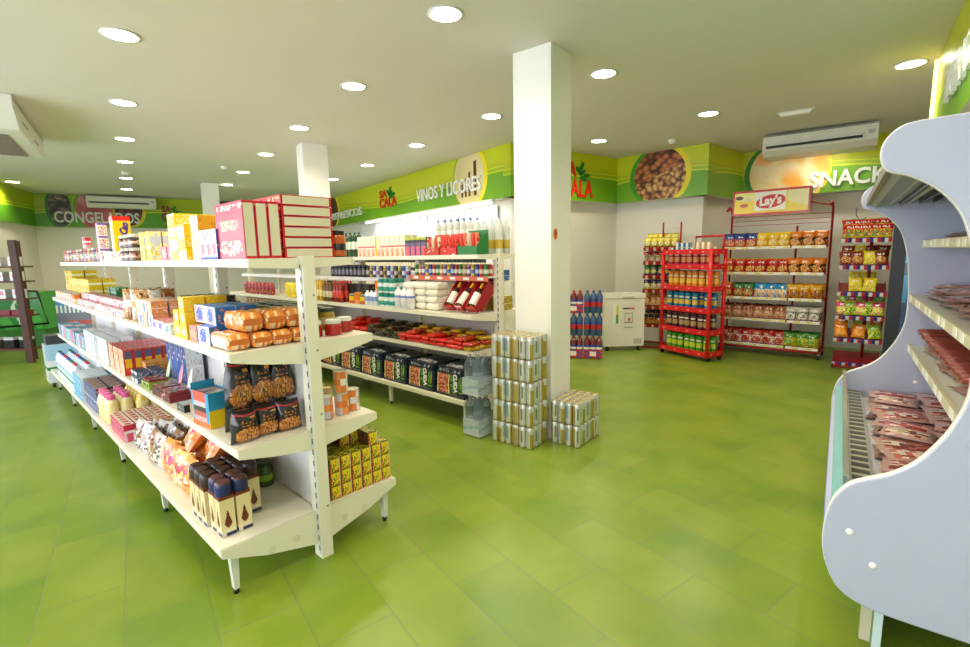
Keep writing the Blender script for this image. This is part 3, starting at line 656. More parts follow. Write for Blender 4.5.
for z_ in LZ:
    mb = MB(); mb.box(-.05, RL + .04, 0, .34, z_ - .008, z_, 'a8161e'); sh = lp('shelf', mb, 'paint')
    for (x0, x1) in ((-.06, .75), (.77, RL + .03)):
        n_ = 10 if x1 - x0 > .5 else 5
        mb = MB(); mb.box(x0, x1, -.018, -.004, z_ - .018, z_ + .016, 'f0ece0', front=lambda u, v, n_=n_: ['f4f0e4', 'e6d024'][int(u * n_) % 2] if .2 < v < .85 else 'f4f0e4', n=(n_, 4)); lp('price_rail', mb, 'plastic', None, sh)
    mb = MB()
    for x_ in (-.052, RL + .042):
        for k in range(3): mb.tube([(x_, 0, z_ + .03 + .035 * k), (x_, .34, z_ + .03 + .035 * k)], .003, RD, 5)
        mb.tube([(x_, 0, z_), (x_, 0, z_ + .10)], .004, RD, 5)
    lp('side_wires', mb, 'paint', None, sh)
mb = MB()
for k in range(3): mb.tube([(-.05, .36, 1.75 + .06 * k), (RL + .04, .36, 1.75 + .06 * k)], .004, RD, 5)
mb.tube([(-.05, .10, 1.95), (.06, .06, 2.0)], .010, RD, 6); mb.tube([(RL + .04, .10, 1.95), (.93, .06, 2.0)], .010, RD, 6); lp('top_bars', mb, 'paint')
# curved banner box
def bfn(u, v):
    if v > .93 or v < .07 or u < .015 or u > .985: return 'c8201c'
    if u < .30: return 'f8d80c' if v < .62 or u < .05 else 'f6e890'
    if u > .72: return 'f4e8b0' if v > .5 - (u - .72) else 'f4d410'
    return 'f6f2ea' if abs(u - .5) < .2 and v > .2 else 'f4d010'
mb = MB(); mb.box(.05, .94, -.04, .10, 1.87, 2.19, 'd8b818', front=bfn, left='c8201c', right='c8201c', n=(40, 12)); bo = lp('banner', mb, 'gloss')
mb = MB(); mb.prism([(.50 + .17 * math.cos(a), 2.035 + .085 * math.sin(a) + .02 * math.cos(a)) for a in [6.283 * i / 28 for i in range(28)]], (0, -.041, 0), (1, 0, 0), (0, 0, 1), (0, -.004, 0), 'cc1c20'); lp('logo_oval', mb, 'gloss', None, bo)
me = text_mesh("Lay's", .155, 'fbf6ee', ext=.002, shear=.15, bold=.006); xs = [v.co.x for v in me.vertices]; me.transform(Matrix.Diagonal((.26 / (max(xs) - min(xs)), 1, 1, 1))); obj('lettering', me, bo, TR(.37, -.047, 1.985, 0, 0, R(-5)))
for (x_, z_, c) in ((.13, 2.10, '5a3020'), (.19, 2.0, 'c06038'), (.24, 2.07, 'e8d8b0')):
    mb = MB(); mb.prism([(x_ + .05 * math.cos(a), z_ + .025 * math.sin(a)) for a in [6.283 * i / 14 for i in range(14)]], (0, -.041, 0), (1, 0, 0), (0, 0, 1), (0, -.003, 0), c); lp('food_picture', mb, 'gloss', None, bo)
CB = {k: bag_proto('crisp_bag', .15, .20, .075, crisp_fn(*v[:3], top=v[3] if len(v) > 3 else None, seed=i), i) for i, (k, v) in enumerate({
    'blue': ('2a4a9a', 'c8502a', 'e8a860', '1a2a5a'), 'yellow': ('e8c020', 'd8a018', 'f0d890', 'f0d040'), 'orange': ('e07a1c', '3a2a20', 'e8b060', 'e87a18'),
    'red': ('c02820', '9a1c1a', 'e8b850', 'd8b030'), 'green': ('2a7a30', 'b8302a', 'd8b060', '1e5a26'), 'cyan': ('2a90c8', 'e8e0d0', 'e8b860', '2a80b8'),
    'cheese': ('e0a820', 'b87018', '8a4a1c', 'c89020'), 'brown': ('a05a3a', 'c89068', 'd8b088', '6a2a20'), 'silver': ('c8c4b8', '6a6a60', 'e8e4d8', '9a9a92'),
    'redwhite': ('b02820', 'e8d8c8', 'c04830', '8a1c1a'), 'lime': ('4a8a2a', 'd8c830', '8ab030', '2e6a26')}.items())}
rows = [['redwhite'] * 3 + ['red'] + ['redwhite'] * 3 + ['lime'] * 4, ['brown'] * 7 + ['silver'] * 4, ['red', 'green', 'green', 'green', 'cyan', 'cyan', 'cyan', 'cheese', 'cheese', 'cheese', 'cheese'],
        ['red', 'red', 'red', 'red', 'red', 'red', 'red', 'orange', 'orange', 'orange', 'orange'], ['blue', 'blue', 'blue', 'yellow', 'yellow', 'yellow', 'yellow', 'orange', 'orange', 'orange', 'orange']]
tn = ['bottom', 'fourth', 'third', 'second', 'top']; cn = {'redwhite': 'red and cream', 'cheese': 'golden yellow', 'lime': 'green and yellow', 'cyan': 'light blue', 'blue': 'blue and orange'}
rr = random.Random(5)
for k, (z_, row) in enumerate(zip(LZ, rows)):
    for i, c in enumerate(row[:3] + row[4:5] + row[4:6] + row[7:10]):
        x_ = .02 + i * .130
        for d_ in (0, 1):
            CB[c].put(LK @ TR(x_ + rr.uniform(-.008, .008), .07 + .11 * d_, z_ + .002, rr.uniform(-.25, .25), 0, rr.uniform(-.06, .06)), '%s crisp bag, %s row of the %s shelf, %s from the left' % (cn.get(c, c), ['front', 'back'][d_], tn[k], ORD[i]), '%s crisp bags, %s shelf, %s row' % (cn.get(c, c), tn[k], ['front', 'back'][d_]))

# ================================================================== RED PLASTIC TOWER OF CRISP TUBES
PT = plane_frame((5.975, 4.10, 0), (-.152, -.988)); 
pe = empty('crisp_tube_stand', PT, 'bright red plastic tower stand of crisp tubes on casters', 'display stand')
PW, PD = .76, .27; RP = 'd81c22'
PZ = [.07, .36, .66, .96, 1.25, 1.42]
ZB = [.09, .37, .65, .93, 1.21]
def pp(name, mb, mt='plastic', par=None): return obj(name, mb.mesh(name, mt), par or pe)
for x_ in (0, PW):
    for y_ in (0, PD):
        mb = MB(); mb.tube([(x_, y_, .05), (x_, y_, 1.44)], .024, RP, 10); pp('corner_post', mb)
        mb = MB(); mb.lathe([(.03, -.012, '181818'), (.032, 0, '181818'), (.03, .012, '181818')], '181818', 14); mb.xform(TR(x_, y_ + (.03 if y_ == 0 else -.03), .033, 0, 0, R(90))); pp('caster', mb)
for k, z_ in enumerate(ZB + [1.40]):
    mb = MB(); mb.box(0, PW, 0, PD, z_ - .012, z_, 'b8181c')
    for (a0, a1, b0, b1) in ((-.01, PW + .01, -.022, .0), (-.01, PW + .01, PD, PD + .022), (-.022, 0, 0, PD), (PW, PW + .022, 0, PD)):
        mb.box(a0, a1, b0, b1, z_ - .03, z_ + .035, RP, front=(lambda u, v: 'f0b0a8' if int(u * 24) % 6 == 2 and .3 < v < .7 else RP) if b1 <= 0 else None, right=(lambda u, v: 'f0b0a8' if int(u * 12) % 6 == 2 and .3 < v < .7 else RP) if a0 >= PW else None, n=(24, 5))
    pp('tray', mb)
mb = MB(); mb.box(PW / 2 - .012, PW / 2 + .012, PD - .02, PD, .1, 1.4, 'b8181c'); pp('spine', mb)
mb = MB(); mb.tube([(.30, PD, 1.42), (.30, PD, 1.60), (.72, PD, 1.60), (.72, PD, 1.42)], .014, RP, 8); pp('handle', mb)
def tube_proto(c, c2, lid):
    f = lambda u, v: c2 if (.25 < v < .62 and math.cos(6.283 * (u - .75)) > .2) else 'f4e8d8' if (.70 < v < .84 and math.cos(6.283 * (u - .75)) > .45) else c
    pr = [(.041, 0)] + [(.041, .02 + .19 * i / 9) for i in range(10)]
    return Proto('crisp_tube', 'crisps', [('tube', MB().lathe(pr, f, 14), 'gloss', 40), ('lid', MB().lathe([(.042, .21, lid), (.042, .222, lid), (.034, .224, lid)], lid, 14), 'plastic', 40)])
TB = [('green', tube_proto('4aa82c', 'c8dc48', '3a8a24')), ('purple', tube_proto('5a2a3a', 'b89a6a', '7a5a4a')), ('blue', tube_proto('1a86b8', 'e8c858', '1a6a9a')), ('orange', tube_proto('e08a1c', 'f4c84a', 'c8781c')), ('pink', tube_proto('c02848', 'e89a5a', 'd8c8a8'))]
for k, z_ in enumerate(ZB):
    nm, p = TB[k]
    for i in range(7):
        for j in range(2):
            if k == 2 and i == 5 and j < 1: continue
            p.put(PT @ TR(.075 + i * .1015 + (.012 if (i + k) % 3 == 0 else 0), .075 + j * .115, z_ + .001, .3 * ((i * 7 + j) % 3 - 1) * .4), '%s crisp tube in the red tower stand, %s row, %s from the left' % (nm, ['front', 'back'][j], ORD[i]), '%s crisp tubes in the tower stand' % nm)
scan = lambda c, l: Proto('dip_tin', 'tin', [('tin', MB().lathe([(.036, 0), (.036, .01), (.036, .03), (.036, .055)], lambda u, v: c if int(u * 8) % 2 else 'e8e4dc', 14), 'gloss', 40), ('lid', MB().lathe([(.034, .055, l), (.034, .06, l)], l, 14), 'metal', 40)])
ta, tb = scan('2a80b0', 'c8c8c8'), scan('d8b070', 'e0c890')
for i in range(8):
    for j in range(2):
        for k in range(2 if (i + j) % 4 else 1):
            (ta if i < 4 else tb).put(PT @ TR(.10 + i * .082, .07 + j * .12, 1.402 + k * .062), add('%s tin on the tower stand' % ('blue and white' if i < 4 else 'tan'), ['lower', 'upper'][k] + ' layer', ORD[i] + ' from left', ['front', 'back'][j] + ' row'), '%s tins on the tower stand top' % ('blue' if i < 4 else 'tan'))

# ================================================================== SLOPED-TRAY SNACK RACKS
def tray_rack(F, label, zs, w, d, base, pole_x, rail, colr, poles=1, htop=1.83):
    e = empty('snack_rack', F, label, 'display rack'); P_ = lambda n, mb, mt='paint', par=None: obj(n, mb.mesh(n, mt), par or e)
    for x_ in ([pole_x] if poles == 1 else [pole_x - .12, pole_x + .12]):
        mb = MB(); mb.tube([(x_, d * .6, .03), (x_, d * .6, htop)], .016 if poles == 1 else .012, colr, 8); P_('pole', mb)
    mb = MB(); mb.tube([(.0, -base * .5, .025), (w, -base * .5, .025), (w, d + .05, .025), (0, d + .05, .025), (0, -base * .5, .025)], .014, colr, 8); mb.tube([(pole_x, -base * .5, .025), (pole_x, d + .05, .025)], .014, colr, 8); P_('base_frame', mb)
    if poles == 2:
        mb = MB()
        for k in range(5): mb.tube([(pole_x - .12, d * .6, 1.5 + .06 * k), (pole_x + .12, d * .6, 1.5 + .06 * k)], .004, 'e0dcd4', 5)
        P_('wire_back', mb)
    for z_ in zs:
        M = TR(0, 0, z_, 0, R(22)); mb = MB(); mb.box(0, w, 0, d, -.006, 0, colr); 
        for k in (0, w): mb.box(k - .004, k + .004, 0, d, 0, .03, colr)
        mb.xform(M); t = P_('tray', mb)
        mb = MB(); mb.box(-.01, w + .01, -.016, -.002, -.02, .03, rail[0], front=lambda u, v: rail[1] if int(u * 14) % 3 == 1 else rail[0] if int(u * 14) % 3 else rail[2], n=(14, 1)); mb.xform(M); P_('price_rail', mb, 'plastic', t)
    return e
# left one, behind the red tower
F3 = plane_frame((6.10, 4.51, 0), (.50, -.866))
ZL = [.33, .60, .84, 1.05, 1.25, 1.45]
tray_rack(F3, 'red wire snack rack between the white chest freezer and the red tower', ZL, .46, .28, .12, .36, ('b8141c', 'd8d0c0', '9a1018'), 'a8141c', 2)
rr = random.Random(3)
SB = {k: bag_proto('snack_packet', .10, .15, .05, crisp_fn(*v, seed=20 + i), 20 + i, lean=.0, nu=12, nv=14) for i, (k, v) in enumerate({'yellow': ('e8d838', '8a7a2a', 'f0e8b0'), 'mixed red': ('a82a22', 'd8c8a8', '5a7a3a'), 'green': ('3a8a3a', '2a2a6a', 'd8c850'), 'dark blue': ('28305a', 'c8c03a', 'e8e0c8'), 'tan': ('c8803a', 'e8c890', 'd8a860'), 'multicoloured': ('2a2e4a', 'd8c038', 'b8382a')}.items())}
order = ['multicoloured', 'tan', 'dark blue', 'green', 'mixed red', 'yellow']
def fill_tray(F, z_, w, d, prs, label, group, n=5, rowsn=2, lay=-62, s0=.05):
    for j in range(rowsn):
        for i in range(n):
            M = F @ TR(0, 0, z_, 0, R(22)) @ TR(s0 + (w - 2 * s0) * i / (n - 1), .045 + j * (d - .12) / max(1, rowsn - 1) * .9, .004 + .012, rr.uniform(-.2, .2), R(-38 - 6 * (1 - j)))
            prs[(i + j) % len(prs)].put(M, add(label, ['front', 'back'][j] + ' row', ORD[i] + ' from left'), group)
for k, z_ in enumerate(ZL): fill_tray(F3, z_, .46, .28, [SB[order[k]]], '%s snack packet on the %s tray of the freezer-side rack' % (order[k], ['lowest', 'second', 'third', 'fourth', 'fifth', 'topmost'][k]), '%s packets by the chest freezer' % order[k], 5)
# right one, seen beside the cabinet
F4 = plane_frame((6.79, 2.28, 0), (.32, -.947))
ZR = [.33, .60, .88, 1.19, 1.50]
tray_rack(F4, 'dark red pole rack of sweets with blue chequered rails beside the cabinet', [.04] + ZR, .44, .30, .2, .28, ('2a3a8a', 'c82a3a', 'e8e0e8'), '8a1420', 1, 1.72)
GB = {k: bag_proto('sweet_bag', .13, .17, .06, crisp_fn(*v, seed=40 + i), 40 + i, 'sweets', 0., 12, 14) for i, (k, v) in enumerate({'orange': ('e87a18', 'e8982a', 'f0a83a'), 'pink and yellow': ('d83a7a', 'c8cc30', 'e8e070'), 'green': ('8ab83a', 'd8d838', '4a8a2a'), 'brown': ('7a2a22', 'a04a2c', 'd8a050'), 'red and green': ('c82030', 'e8c020', '3a8a2a'), 'yellow': ('e8d020', 'e8e050', 'c8a818')}.items())}
for k, (z_, cs, n_) in enumerate(zip(ZR, (['orange', 'orange', 'green'], ['pink and yellow', 'green'], ['yellow'], ['brown', 'brown', 'yellow'], ['red and green']), (3, 5, 2, 4, 5))):
    fill_tray(F4, z_, .44, .30, [GB[c] for c in cs], '%s sweet bag, %s' % (' or '.join(dict.fromkeys(cs)), ['the lowest tray', 'the second tray', 'the nearly empty middle tray', 'the fourth tray', 'the top tray'][k]), 'sweet bags on %s' % ['the lowest tray', 'the second tray', 'the middle tray', 'the fourth tray', 'the top tray'][k], n_, s0=.06 if n_ > 2 else .16)
# dark drinks fridge behind the cabinet edge
e = empty('drinks_fridge', plane_frame((6.93, 1.84, 0), (.2, -.98)), 'black framed upright fridge with a blue front beyond the white cabinet', 'fridge')
mb = MB(); mb.box(0, .60, 0, .40, .08, 2.0, '1c1e22'); obj('body', mb.mesh('body', 'paint'), e)
bf = lambda u, v: ['1a5a9a', '2a8ac0', '0e3a6a', '3aa8d8'][int((u * 3 + math.sin(v * 9) * 1.2 + v * 5)) % 4]
mb = MB(); mb.box(.06, .54, -.012, 0, .14, 1.9, '1a5a9a', front=bf, n=(10, 40)); obj('door', mb.mesh('door', 'gloss'), e)
mb = MB(); mb.box(-.004, .06, -.02, 0, .08, 2.0, '141518'); mb.box(.06, .12, -.018, 0, .08, 2.0, '1a1b1e'); mb.box(.54, .60, -.02, 0, .08, 2.0, '141518'); mb.box(.06, .54, -.02, 0, 1.9, 2.0, '141518'); obj('door_frame', mb.mesh('door_frame', 'paint'), e)

# ================================================================== CHEST FREEZER, WATER PACKS
e = empty('chest_freezer', plane_frame((5.43, 4.66, 0), (.84, -.543)), 'white chest freezer with a pinned notice in the corner by the wall', 'freezer')
fw, fd = .58, .28
mb = MB(); mb.box(0, fw, 0, fd, .07, .76, 'ece9e0'); o = obj('body', mb.mesh('body', 'gloss'), e); bv = o.modifiers.new('b', 'BEVEL'); bv.width = .012; bv.segments = 2
mb = MB(); mb.box(-.008, fw + .008, -.012, fd + .008, .765, .83, 'f0ede6'); o = obj('lid', mb.mesh('lid', 'gloss'), e); bv = o.modifiers.new('b', 'BEVEL'); bv.width = .015; bv.segments = 2
mb = MB(); mb.box(.25, .42, -.026, -.012, .77, .79, 'c8c6be'); obj('handle', mb.mesh('handle', 'plastic'), o)
nf = lambda u, v: ('2a3a7a' if u < .5 else 'c03a2a') if .80 < v < .87 and .1 < u < .9 else '8a8a90' if (abs(u - .5) > .24 and abs(u - .5) < .30 and .3 < v < .65) or (abs(v - .3) < .02 or abs(v - .65) < .02) and abs(u - .5) < .28 else 'aaa8a8' if .08 < v < .14 and .2 < u < .8 else 'c84a4a' if abs(u - .55) < .08 and abs(v - .42) < .05 else 'e2dfd6'
mb = MB(); mb.box(.25, .45, -.004, -.0005, .30, .68, 'e2dfd6', front=nf, n=(24, 36)); obj('notice', mb.mesh('notice', 'card'), e)
mb = MB(); mb.box(.13, .165, -.006, -.0005, .42, .68, 'f4f4f0'); mb.box(.165, .20, -.006, -.0005, .40, .66, 'a8c040', front=lambda u, v: 'd8d048' if v > .5 else '5a9a3a', n=(2, 4)); obj('leaflet', mb.mesh('leaflet', 'card'), e)
for k in (.06, fw - .06): obj('caster', MB().lathe([(.025, 0, '222222'), (.025, .05, '222222'), (.01, .07, '222222')], '222222', 10).mesh('caster', 'plastic'), e, TR(k, .05, 0))
mb = MB(); mb.box(fw - .15, fw - .03, -.003, 0, .10, .18, 'c4c0b8'); obj('vent_grille', mb.mesh('vent_grille', 'paint'), e)

def bottle_mb(r, h, body, label, cap, x=0, y=0, z=0, seg=10, lab=(.3, .62), neck=.74):
    f = lambda u, v: label(u, v) if callable(label) else label
    pr = [(r * .86, 0, body), (r, h * .04, body), (r, h * lab[0], body), (r * 1.01, h * lab[0] + .001, body), (r * 1.01, h * (lab[0] * .67 + lab[1] * .33)), (r * 1.01, h * (lab[0] * .33 + lab[1] * .67)), (r * 1.01, h * lab[1]), (r, h * lab[1] + .001, body), (r, h * neck, body), (r * .75, h * (neck + .10), body), (r * .36, h * (neck + .17), body), (r * .34, h * .93, body), (r * .40, h * .932, cap), (r * .40, h, cap)]
    mb = MB(); mb.lathe([(a, b + z, *c) for a, b, *c in pr], f, seg, x, y); return mb
def multipack(name, label_cols, body, cap, n=(3, 2), r=.045, h=.33, mat='gloss', lab=(.3, .62), wrap=None, cat='drinks pack'):
    parts = []
    for i in range(n[0]):
        for j in range(n[1]):
            parts.append(('bottle', bottle_mb(r, h, body, label_cols, cap, (i - (n[0] - 1) / 2) * r * 2.04, (j - (n[1] - 1) / 2) * r * 2.04, 0, 10, lab), mat, 50))
    if wrap:
        a, b_ = n[0] * r * 1.03, n[1] * r * 1.03; mb = MB(); mb.box(-a, a, -b_, b_, .004, h * .42, wrap[0], front=wrap[1], left=wrap[1], right=wrap[1], back=wrap[1], n=(12, 8)); parts.append(('printed_wrap', mb, 'foil'))
    return Proto(name, cat, parts)
lr = lambda u, v: ['c8202c', 'f0ece8', '2a4a9a'][int(v * 9) % 3]
soda = multipack('soda_pack', lr, '7a2a34', 'c82028', (3, 2), .040, .30, wrap=('c82a30', lambda u, v: 'ece4e0' if (u - .5) ** 2 * 3 + (v - .5) ** 2 < .10 else 'c82a30' if (u + v) % .5 < .3 else '2a4aa0'))
sodb = multipack('soda_pack', lambda u, v: ['2a4a9a', 'c8d8e8', 'c82838'][int(v * 6) % 3], '3a5a8a', '2a3a8a', (3, 2), .040, .30)
for (x, y, k) in ((4.82, 4.63, 0), (4.99, 4.435, 1)):
    for z in range(3): (soda if z == 0 else (sodb if z == 1 else soda) if k == 0 else sodb).put(plane_frame((x, y + .04, .004 + z * .306), (.66, -.75)), 'red and blue soft drink bottle pack, %s of the %s stack by the freezer' % (['bottom', 'middle', 'top'][z], ['left', 'right'][k]))

# ================================================================== BEER AND WATER BY THE FRONT COLUMN
def can_mb(r, h, fn, lidc='d8d8d0', seg=14):
    return MB().lathe([(r * .80, 0, 'b8b8b0'), (r * .97, .006, 'b8b8b0'), (r, .012)] + [(r, .012 + (h - .028) * (i + 1) / 8) for i in range(8)] + [(r * .82, h - .003, 'd8d8d4'), (r * .82, h, lidc)], fn, seg)
beer_fn = lambda u, v: ('d0a828' if v > .92 else 'c0a860' if abs(u - .12) < .10 else '8a8a78' if abs(u - .32) < .06 and .25 < v < .75 else 'b8a040' if abs(u - .62) < .07 and v < .7 else 'a8b8c0' if abs(u - .85) < .05 and v > .3 else 'd8d8d2')
bm = can_mb(.0303, .163, beer_fn, 'd8c890').mesh('can', 'metal_can' if 'metal_can' in MT else 'gloss', 40)
base_mat('can_metal', .26, metal=.55); bm.materials.clear(); bm.materials.append(MT['can_metal'])
BD = (.96, .28)
film = MB(); film.box(-.125, .125, -.187, .187, .002, .1635, 'ffffff')
def beer(M, label, group=None):
    e = empty('beer_can_pack', M, label, 'beer')
    for i in range(4):
        for j in range(6): obj('can', bm, e, TR((i - 1.5) * .0615, (j - 2.5) * .0615, 0, (i * 2.1 + j * 1.3)))
    return e
for k in range(5):
    M = plane_frame((2.231 + .124 * .96 - .186 * .28, 2.575 + .124 * .28 + .186 * .96, .001 + k * .1665), BD) @ TR(.004 * (k % 2), -.004 * (k % 3), 0, R(.8 * (-1) ** k))
    beer(M, 'silver and gold beer can pack, ' + ['at the floor under the tall stack', 'second from the floor in the tall stack', 'in the middle of the tall stack', 'second from the top of the tall stack', 'on top of the tall stack by the front column'][k])
BD2 = (.96, .28)
for k in range(2):
    M = plane_frame((2.520 - .124 * .28 + .186 * .96, 2.385 + .124 * .96 + .186 * .28, .001 + k * .1665), BD2) @ TR(0, 0, 0, R(90))
    beer(M, ['lower beer can pack of the low stack right of the front column', 'upper beer can pack of the low stack right of the front column'][k])
wat = multipack('water_pack', lambda u, v: ['5a8ab8', 'd8e4ec', '8ab0d0'][int(v * 3) % 3], 'b8ccd8', 'e8ecf0', (2, 2), .042, .32, 'clear', (.25, .60), wrap=('c0ccd6', lambda u, v: 'a0b4c8' if abs(v - .35 - .3 * u) < .08 else 'b8c6d0' if v > .75 else 'c4d0da'))
for k in range(2): wat.put(plane_frame((2.135, 3.105, .004 + k * .325), (.98, .199)) @ TR(.0, 0, 0), ['lower clear water bottle pack between the beer stack and the shelving', 'upper clear water bottle pack left of the beer cans'][k])

# ================================================================== LEFT EDGE: LADDER SHELF AND SMALL GREEN FREEZER
LM = plane_frame((-1.33, 9.42, 0), (.812, -.583))
e = empty('ladder_shelf', LM, 'dark brown wooden ladder shelf with small goods at the left edge', 'shelf')
for y_, xo in ((0, 0), (.28, -.22)):
    for x_ in (xo, -1.15 + xo):
        mb = MB(); mb.prism([(x_ - .02, 0), (x_ + .08, 0), (x_ + .06, 1.74), (x_ - .04, 1.74)], (0, y_, 0), (1, 0, 0), (0, 0, 1), (0, .04, 0), '4a2c22'); obj('upright', mb.mesh('upright', 'wood'), e)
for z_ in (.20, .68, .92, 1.17, 1.38):
    x1 = .02; obj('shelf', MB().box(x1 - 1.10, x1 - .02, .02, .30, z_ - .022, z_, '5a382a').mesh('shelf', 'wood'), e)
mug = Proto('ornament_box', 'box', [('ornament_box', MB().box(-.06, .06, -.05, .05, 0, .13, 'e8e0e0', front=lambda u, v: 'd890a0' if (u - .5) ** 2 + (v - .6) ** 2 < .08 else 'e8e0e0', back=lambda u, v: '4a6ac0' if (u - .5) ** 2 + (v - .6) ** 2 < .08 else 'e8e8f0', left=lambda u, v: 'd890a0' if v > .5 else '6a7ac0', right='e0dcd8'), 'gloss')])
red = Proto('book_box', 'box', [('book_box', MB().box(-.10, .10, -.07, .07, 0, .07, '7a1c20', back='8a2a28', top='a8484a'), 'card')])
blk = Proto('radio_box', 'box', [('radio_box', MB().box(-.07, .07, -.05, .05, 0, .16, '1e1e22', back=lambda u, v: 'c8c8cc' if v > .75 else '26262a', front=lambda u, v: 'c8c8cc' if v > .75 else '26262a', right=lambda u, v: 'c8c8cc' if v > .75 else '26262a', left=lambda u, v: 'c8c8cc' if v > .75 else '26262a'), 'gloss')])
for z_, pr, nm in ((1.38, mug, 'top'), (1.17, mug, 'second'), (.92, mug, 'third'), (.68, red, 'fourth'), (.20, blk, 'bottom')):
    for i in range(3): pr.put(LM @ TR(-.11 - .22 * i, .15, z_ + .002, .1 * (i - 1)), '%s on the %s board of the brown ladder shelf' % ({'ornament_box': 'pale pink and blue gift box', 'book_box': 'dark red flat box', 'radio_box': 'black and white small box'}[pr.name], nm), 'boxes on the %s board of the ladder shelf' % nm)
e = empty('glass_top_freezer', TR(-1.60, 11.2, 0, R(-20)), 'low green printed freezer with a sloped dark framed lid near the far wall', 'freezer')
gf = lambda u, v: 'e8d838' if .30 < u < .40 else 'e0f0d8' if abs(u - .72 - .03 * math.sin(8 * v)) < .02 and v > .15 else '2a4a1c' if abs(u - .80) < .03 and v > .35 else '1f8a2a' if math.sin(u * 17 + v * 5) > -.4 else '4ab034'
mb = MB(); mb.prism([(-.9, .30), (.35, .30), (.30, .93), (-.9, .93)], (0, 0, 0), (1, 0, 0), (0, 0, 1), (0, .6, 0), '2a9a2a'); mb.grid((-.9, -.002, .32), (1.2, 0, 0), (0, 0, .58), gf, 60, 16); mb.box(-.9, .32, .03, .57, .02, .30, '3a7a2a'); obj('body', mb.mesh('body', 'gloss'), e)
mb = MB(); mb.tube([(.30, -.02, .95), (.40, -.02, .40), (-.9, -.02, .34)], .018, '2a2c2c', 6); mb.tube([(.30, -.02, .95), (-.9, -.02, .99)], .018, '2a2c2c', 6); obj('frame', mb.mesh('frame', 'paint'), e)
# small poster case between, and the round end bin of goods at the end of the run
e = empty('poster_stand', TR(-.98, 9.75, 0, R(-25)), 'low stand with a blue travel poster beyond the shelving end', 'display stand')
pf = lambda u, v: ('e8e0c0' if (u * 9) % 1 < .5 and .52 < v < .74 else '3a86b0') if v > .5 else ('b03a30' if abs(v - .22) < .08 and u > .3 else '6a6a78')
mb = MB(); mb.box(0, .50, 0, .03, .40, .92, '3a86b0', front=pf, n=(18, 18)); obj('poster', mb.mesh('poster', 'card'), e)
mb = MB(); mb.box(.02, .05, .03, .06, 0, .9, '6a6a68'); mb.box(.45, .48, .03, .06, 0, 1.0, '6a6a68'); mb.box(.0, .5, -.1, .2, 0, .02, '6a6a68'); obj('stand', mb.mesh('stand', 'paint'), e)

# ================================================================== PACKAGED GOODS: makers
def pf(base, acc=(), seed=0, dens=.3, band=None, logo=None, logo_at=(.5, .62, .36, .16), foot=None):
    rr = random.Random(seed); g = [[rr.random() for _ in range(24)] for _ in range(24)]; a = list(acc) or [base]
    def f(u, v):
        if band and band[0] < v < band[1]: return band[2]
        if foot and v < foot[0]: return foot[1]
        q = .72 * g[int(u * 23)][int(v * 23)] + .28 * g[int(v * 5)][int(u * 5 + 7)]
        if logo and ((u - logo_at[0]) / logo_at[2]) ** 2 + ((v - logo_at[1]) / logo_at[3]) ** 2 < 1: return logo if q > .22 else base
        return a[int(q / dens * len(a)) % len(a)] if q < dens and .06 < u < .94 and .05 < v < .92 else base
    return f
def bx(name, w, d, h, front, side=None, top=None, cat='box', mat='card', n=(13, 14), back=None):
    def mot(c, k):
        if callable(c) or not isinstance(c, str): return c
        t = [int(c[i:i+2], 16) for i in (0, 2, 4)]; mk = lambda q: ''.join('%02x' % max(0, min(255, int(v * q))) for v in t); lt = ''.join('%02x' % int(v + (245 - v) * .6) if v < 245 else '%02x' % v for v in t)
        return pf(c, [mk(.72), lt, mk(.88)], int(w * 1000) + k, .38, band=(.40, .47, lt) if k == 2 else None)
    side = mot(side, 2) if side else None; top = mot(top, 3) if top else None
    mb = MB(); mb.box(-w / 2, w / 2, -d / 2, d / 2, 0, h, 'cccccc', front=front, back=back or front, left=side or front, right=side or front, top=top or side or front, bottom='8a8478', n=n)
    return Proto(name, cat, [(name, mb, mat)])
def jar(name, r, h, fill, lidc, label=None, lh=.02, cat='jar', seg=14, mat='gloss', lab=(.25, .75)):
    f = lambda u, v: (label(u, v) if callable(label) else label) if label and lab[0] < v < lab[1] else fill
    hb = h - lh; pr = [(r * .92, 0)] + [(r, hb * t) for t in (.04, .2, .3, .4, .5, .6, .7, .84)] + [(r * .84, hb)]
    return Proto(name, cat, [('body', MB().lathe(pr, f, seg), mat, 40), ('lid', MB().lathe([(r * .90, hb, lidc), (r * .92, h - .003, lidc), (r * .85, h, lidc)], lidc, seg), 'plastic', 40)])
def tin(name, r, h, f, lidc='c8c4b4', seg=14, cat='tin'):
    pr = [(r, 0, 'b0aca0'), (r, .004, 'b0aca0')] + [(r * .985, .004 + (h - .008) * t / 6) for t in range(7)] + [(r, h - .003, lidc), (r, h, lidc), (r * .9, h, lidc), (r * .88, h - .004, lidc)]
    return Proto(name, cat, [(name, MB().lathe(pr, f, seg), 'gloss', 40)])
def pack(name, w, h, t, f, seed=0, cat='packet', lean=0., mat='foil', nu=12, nv=14, taper=0.):
    mb = MB(); mb.bag(w, h, t, f, nu, nv, seed=seed, lean=lean, taper=taper); return Proto(name, cat, [(name, mb, mat)])
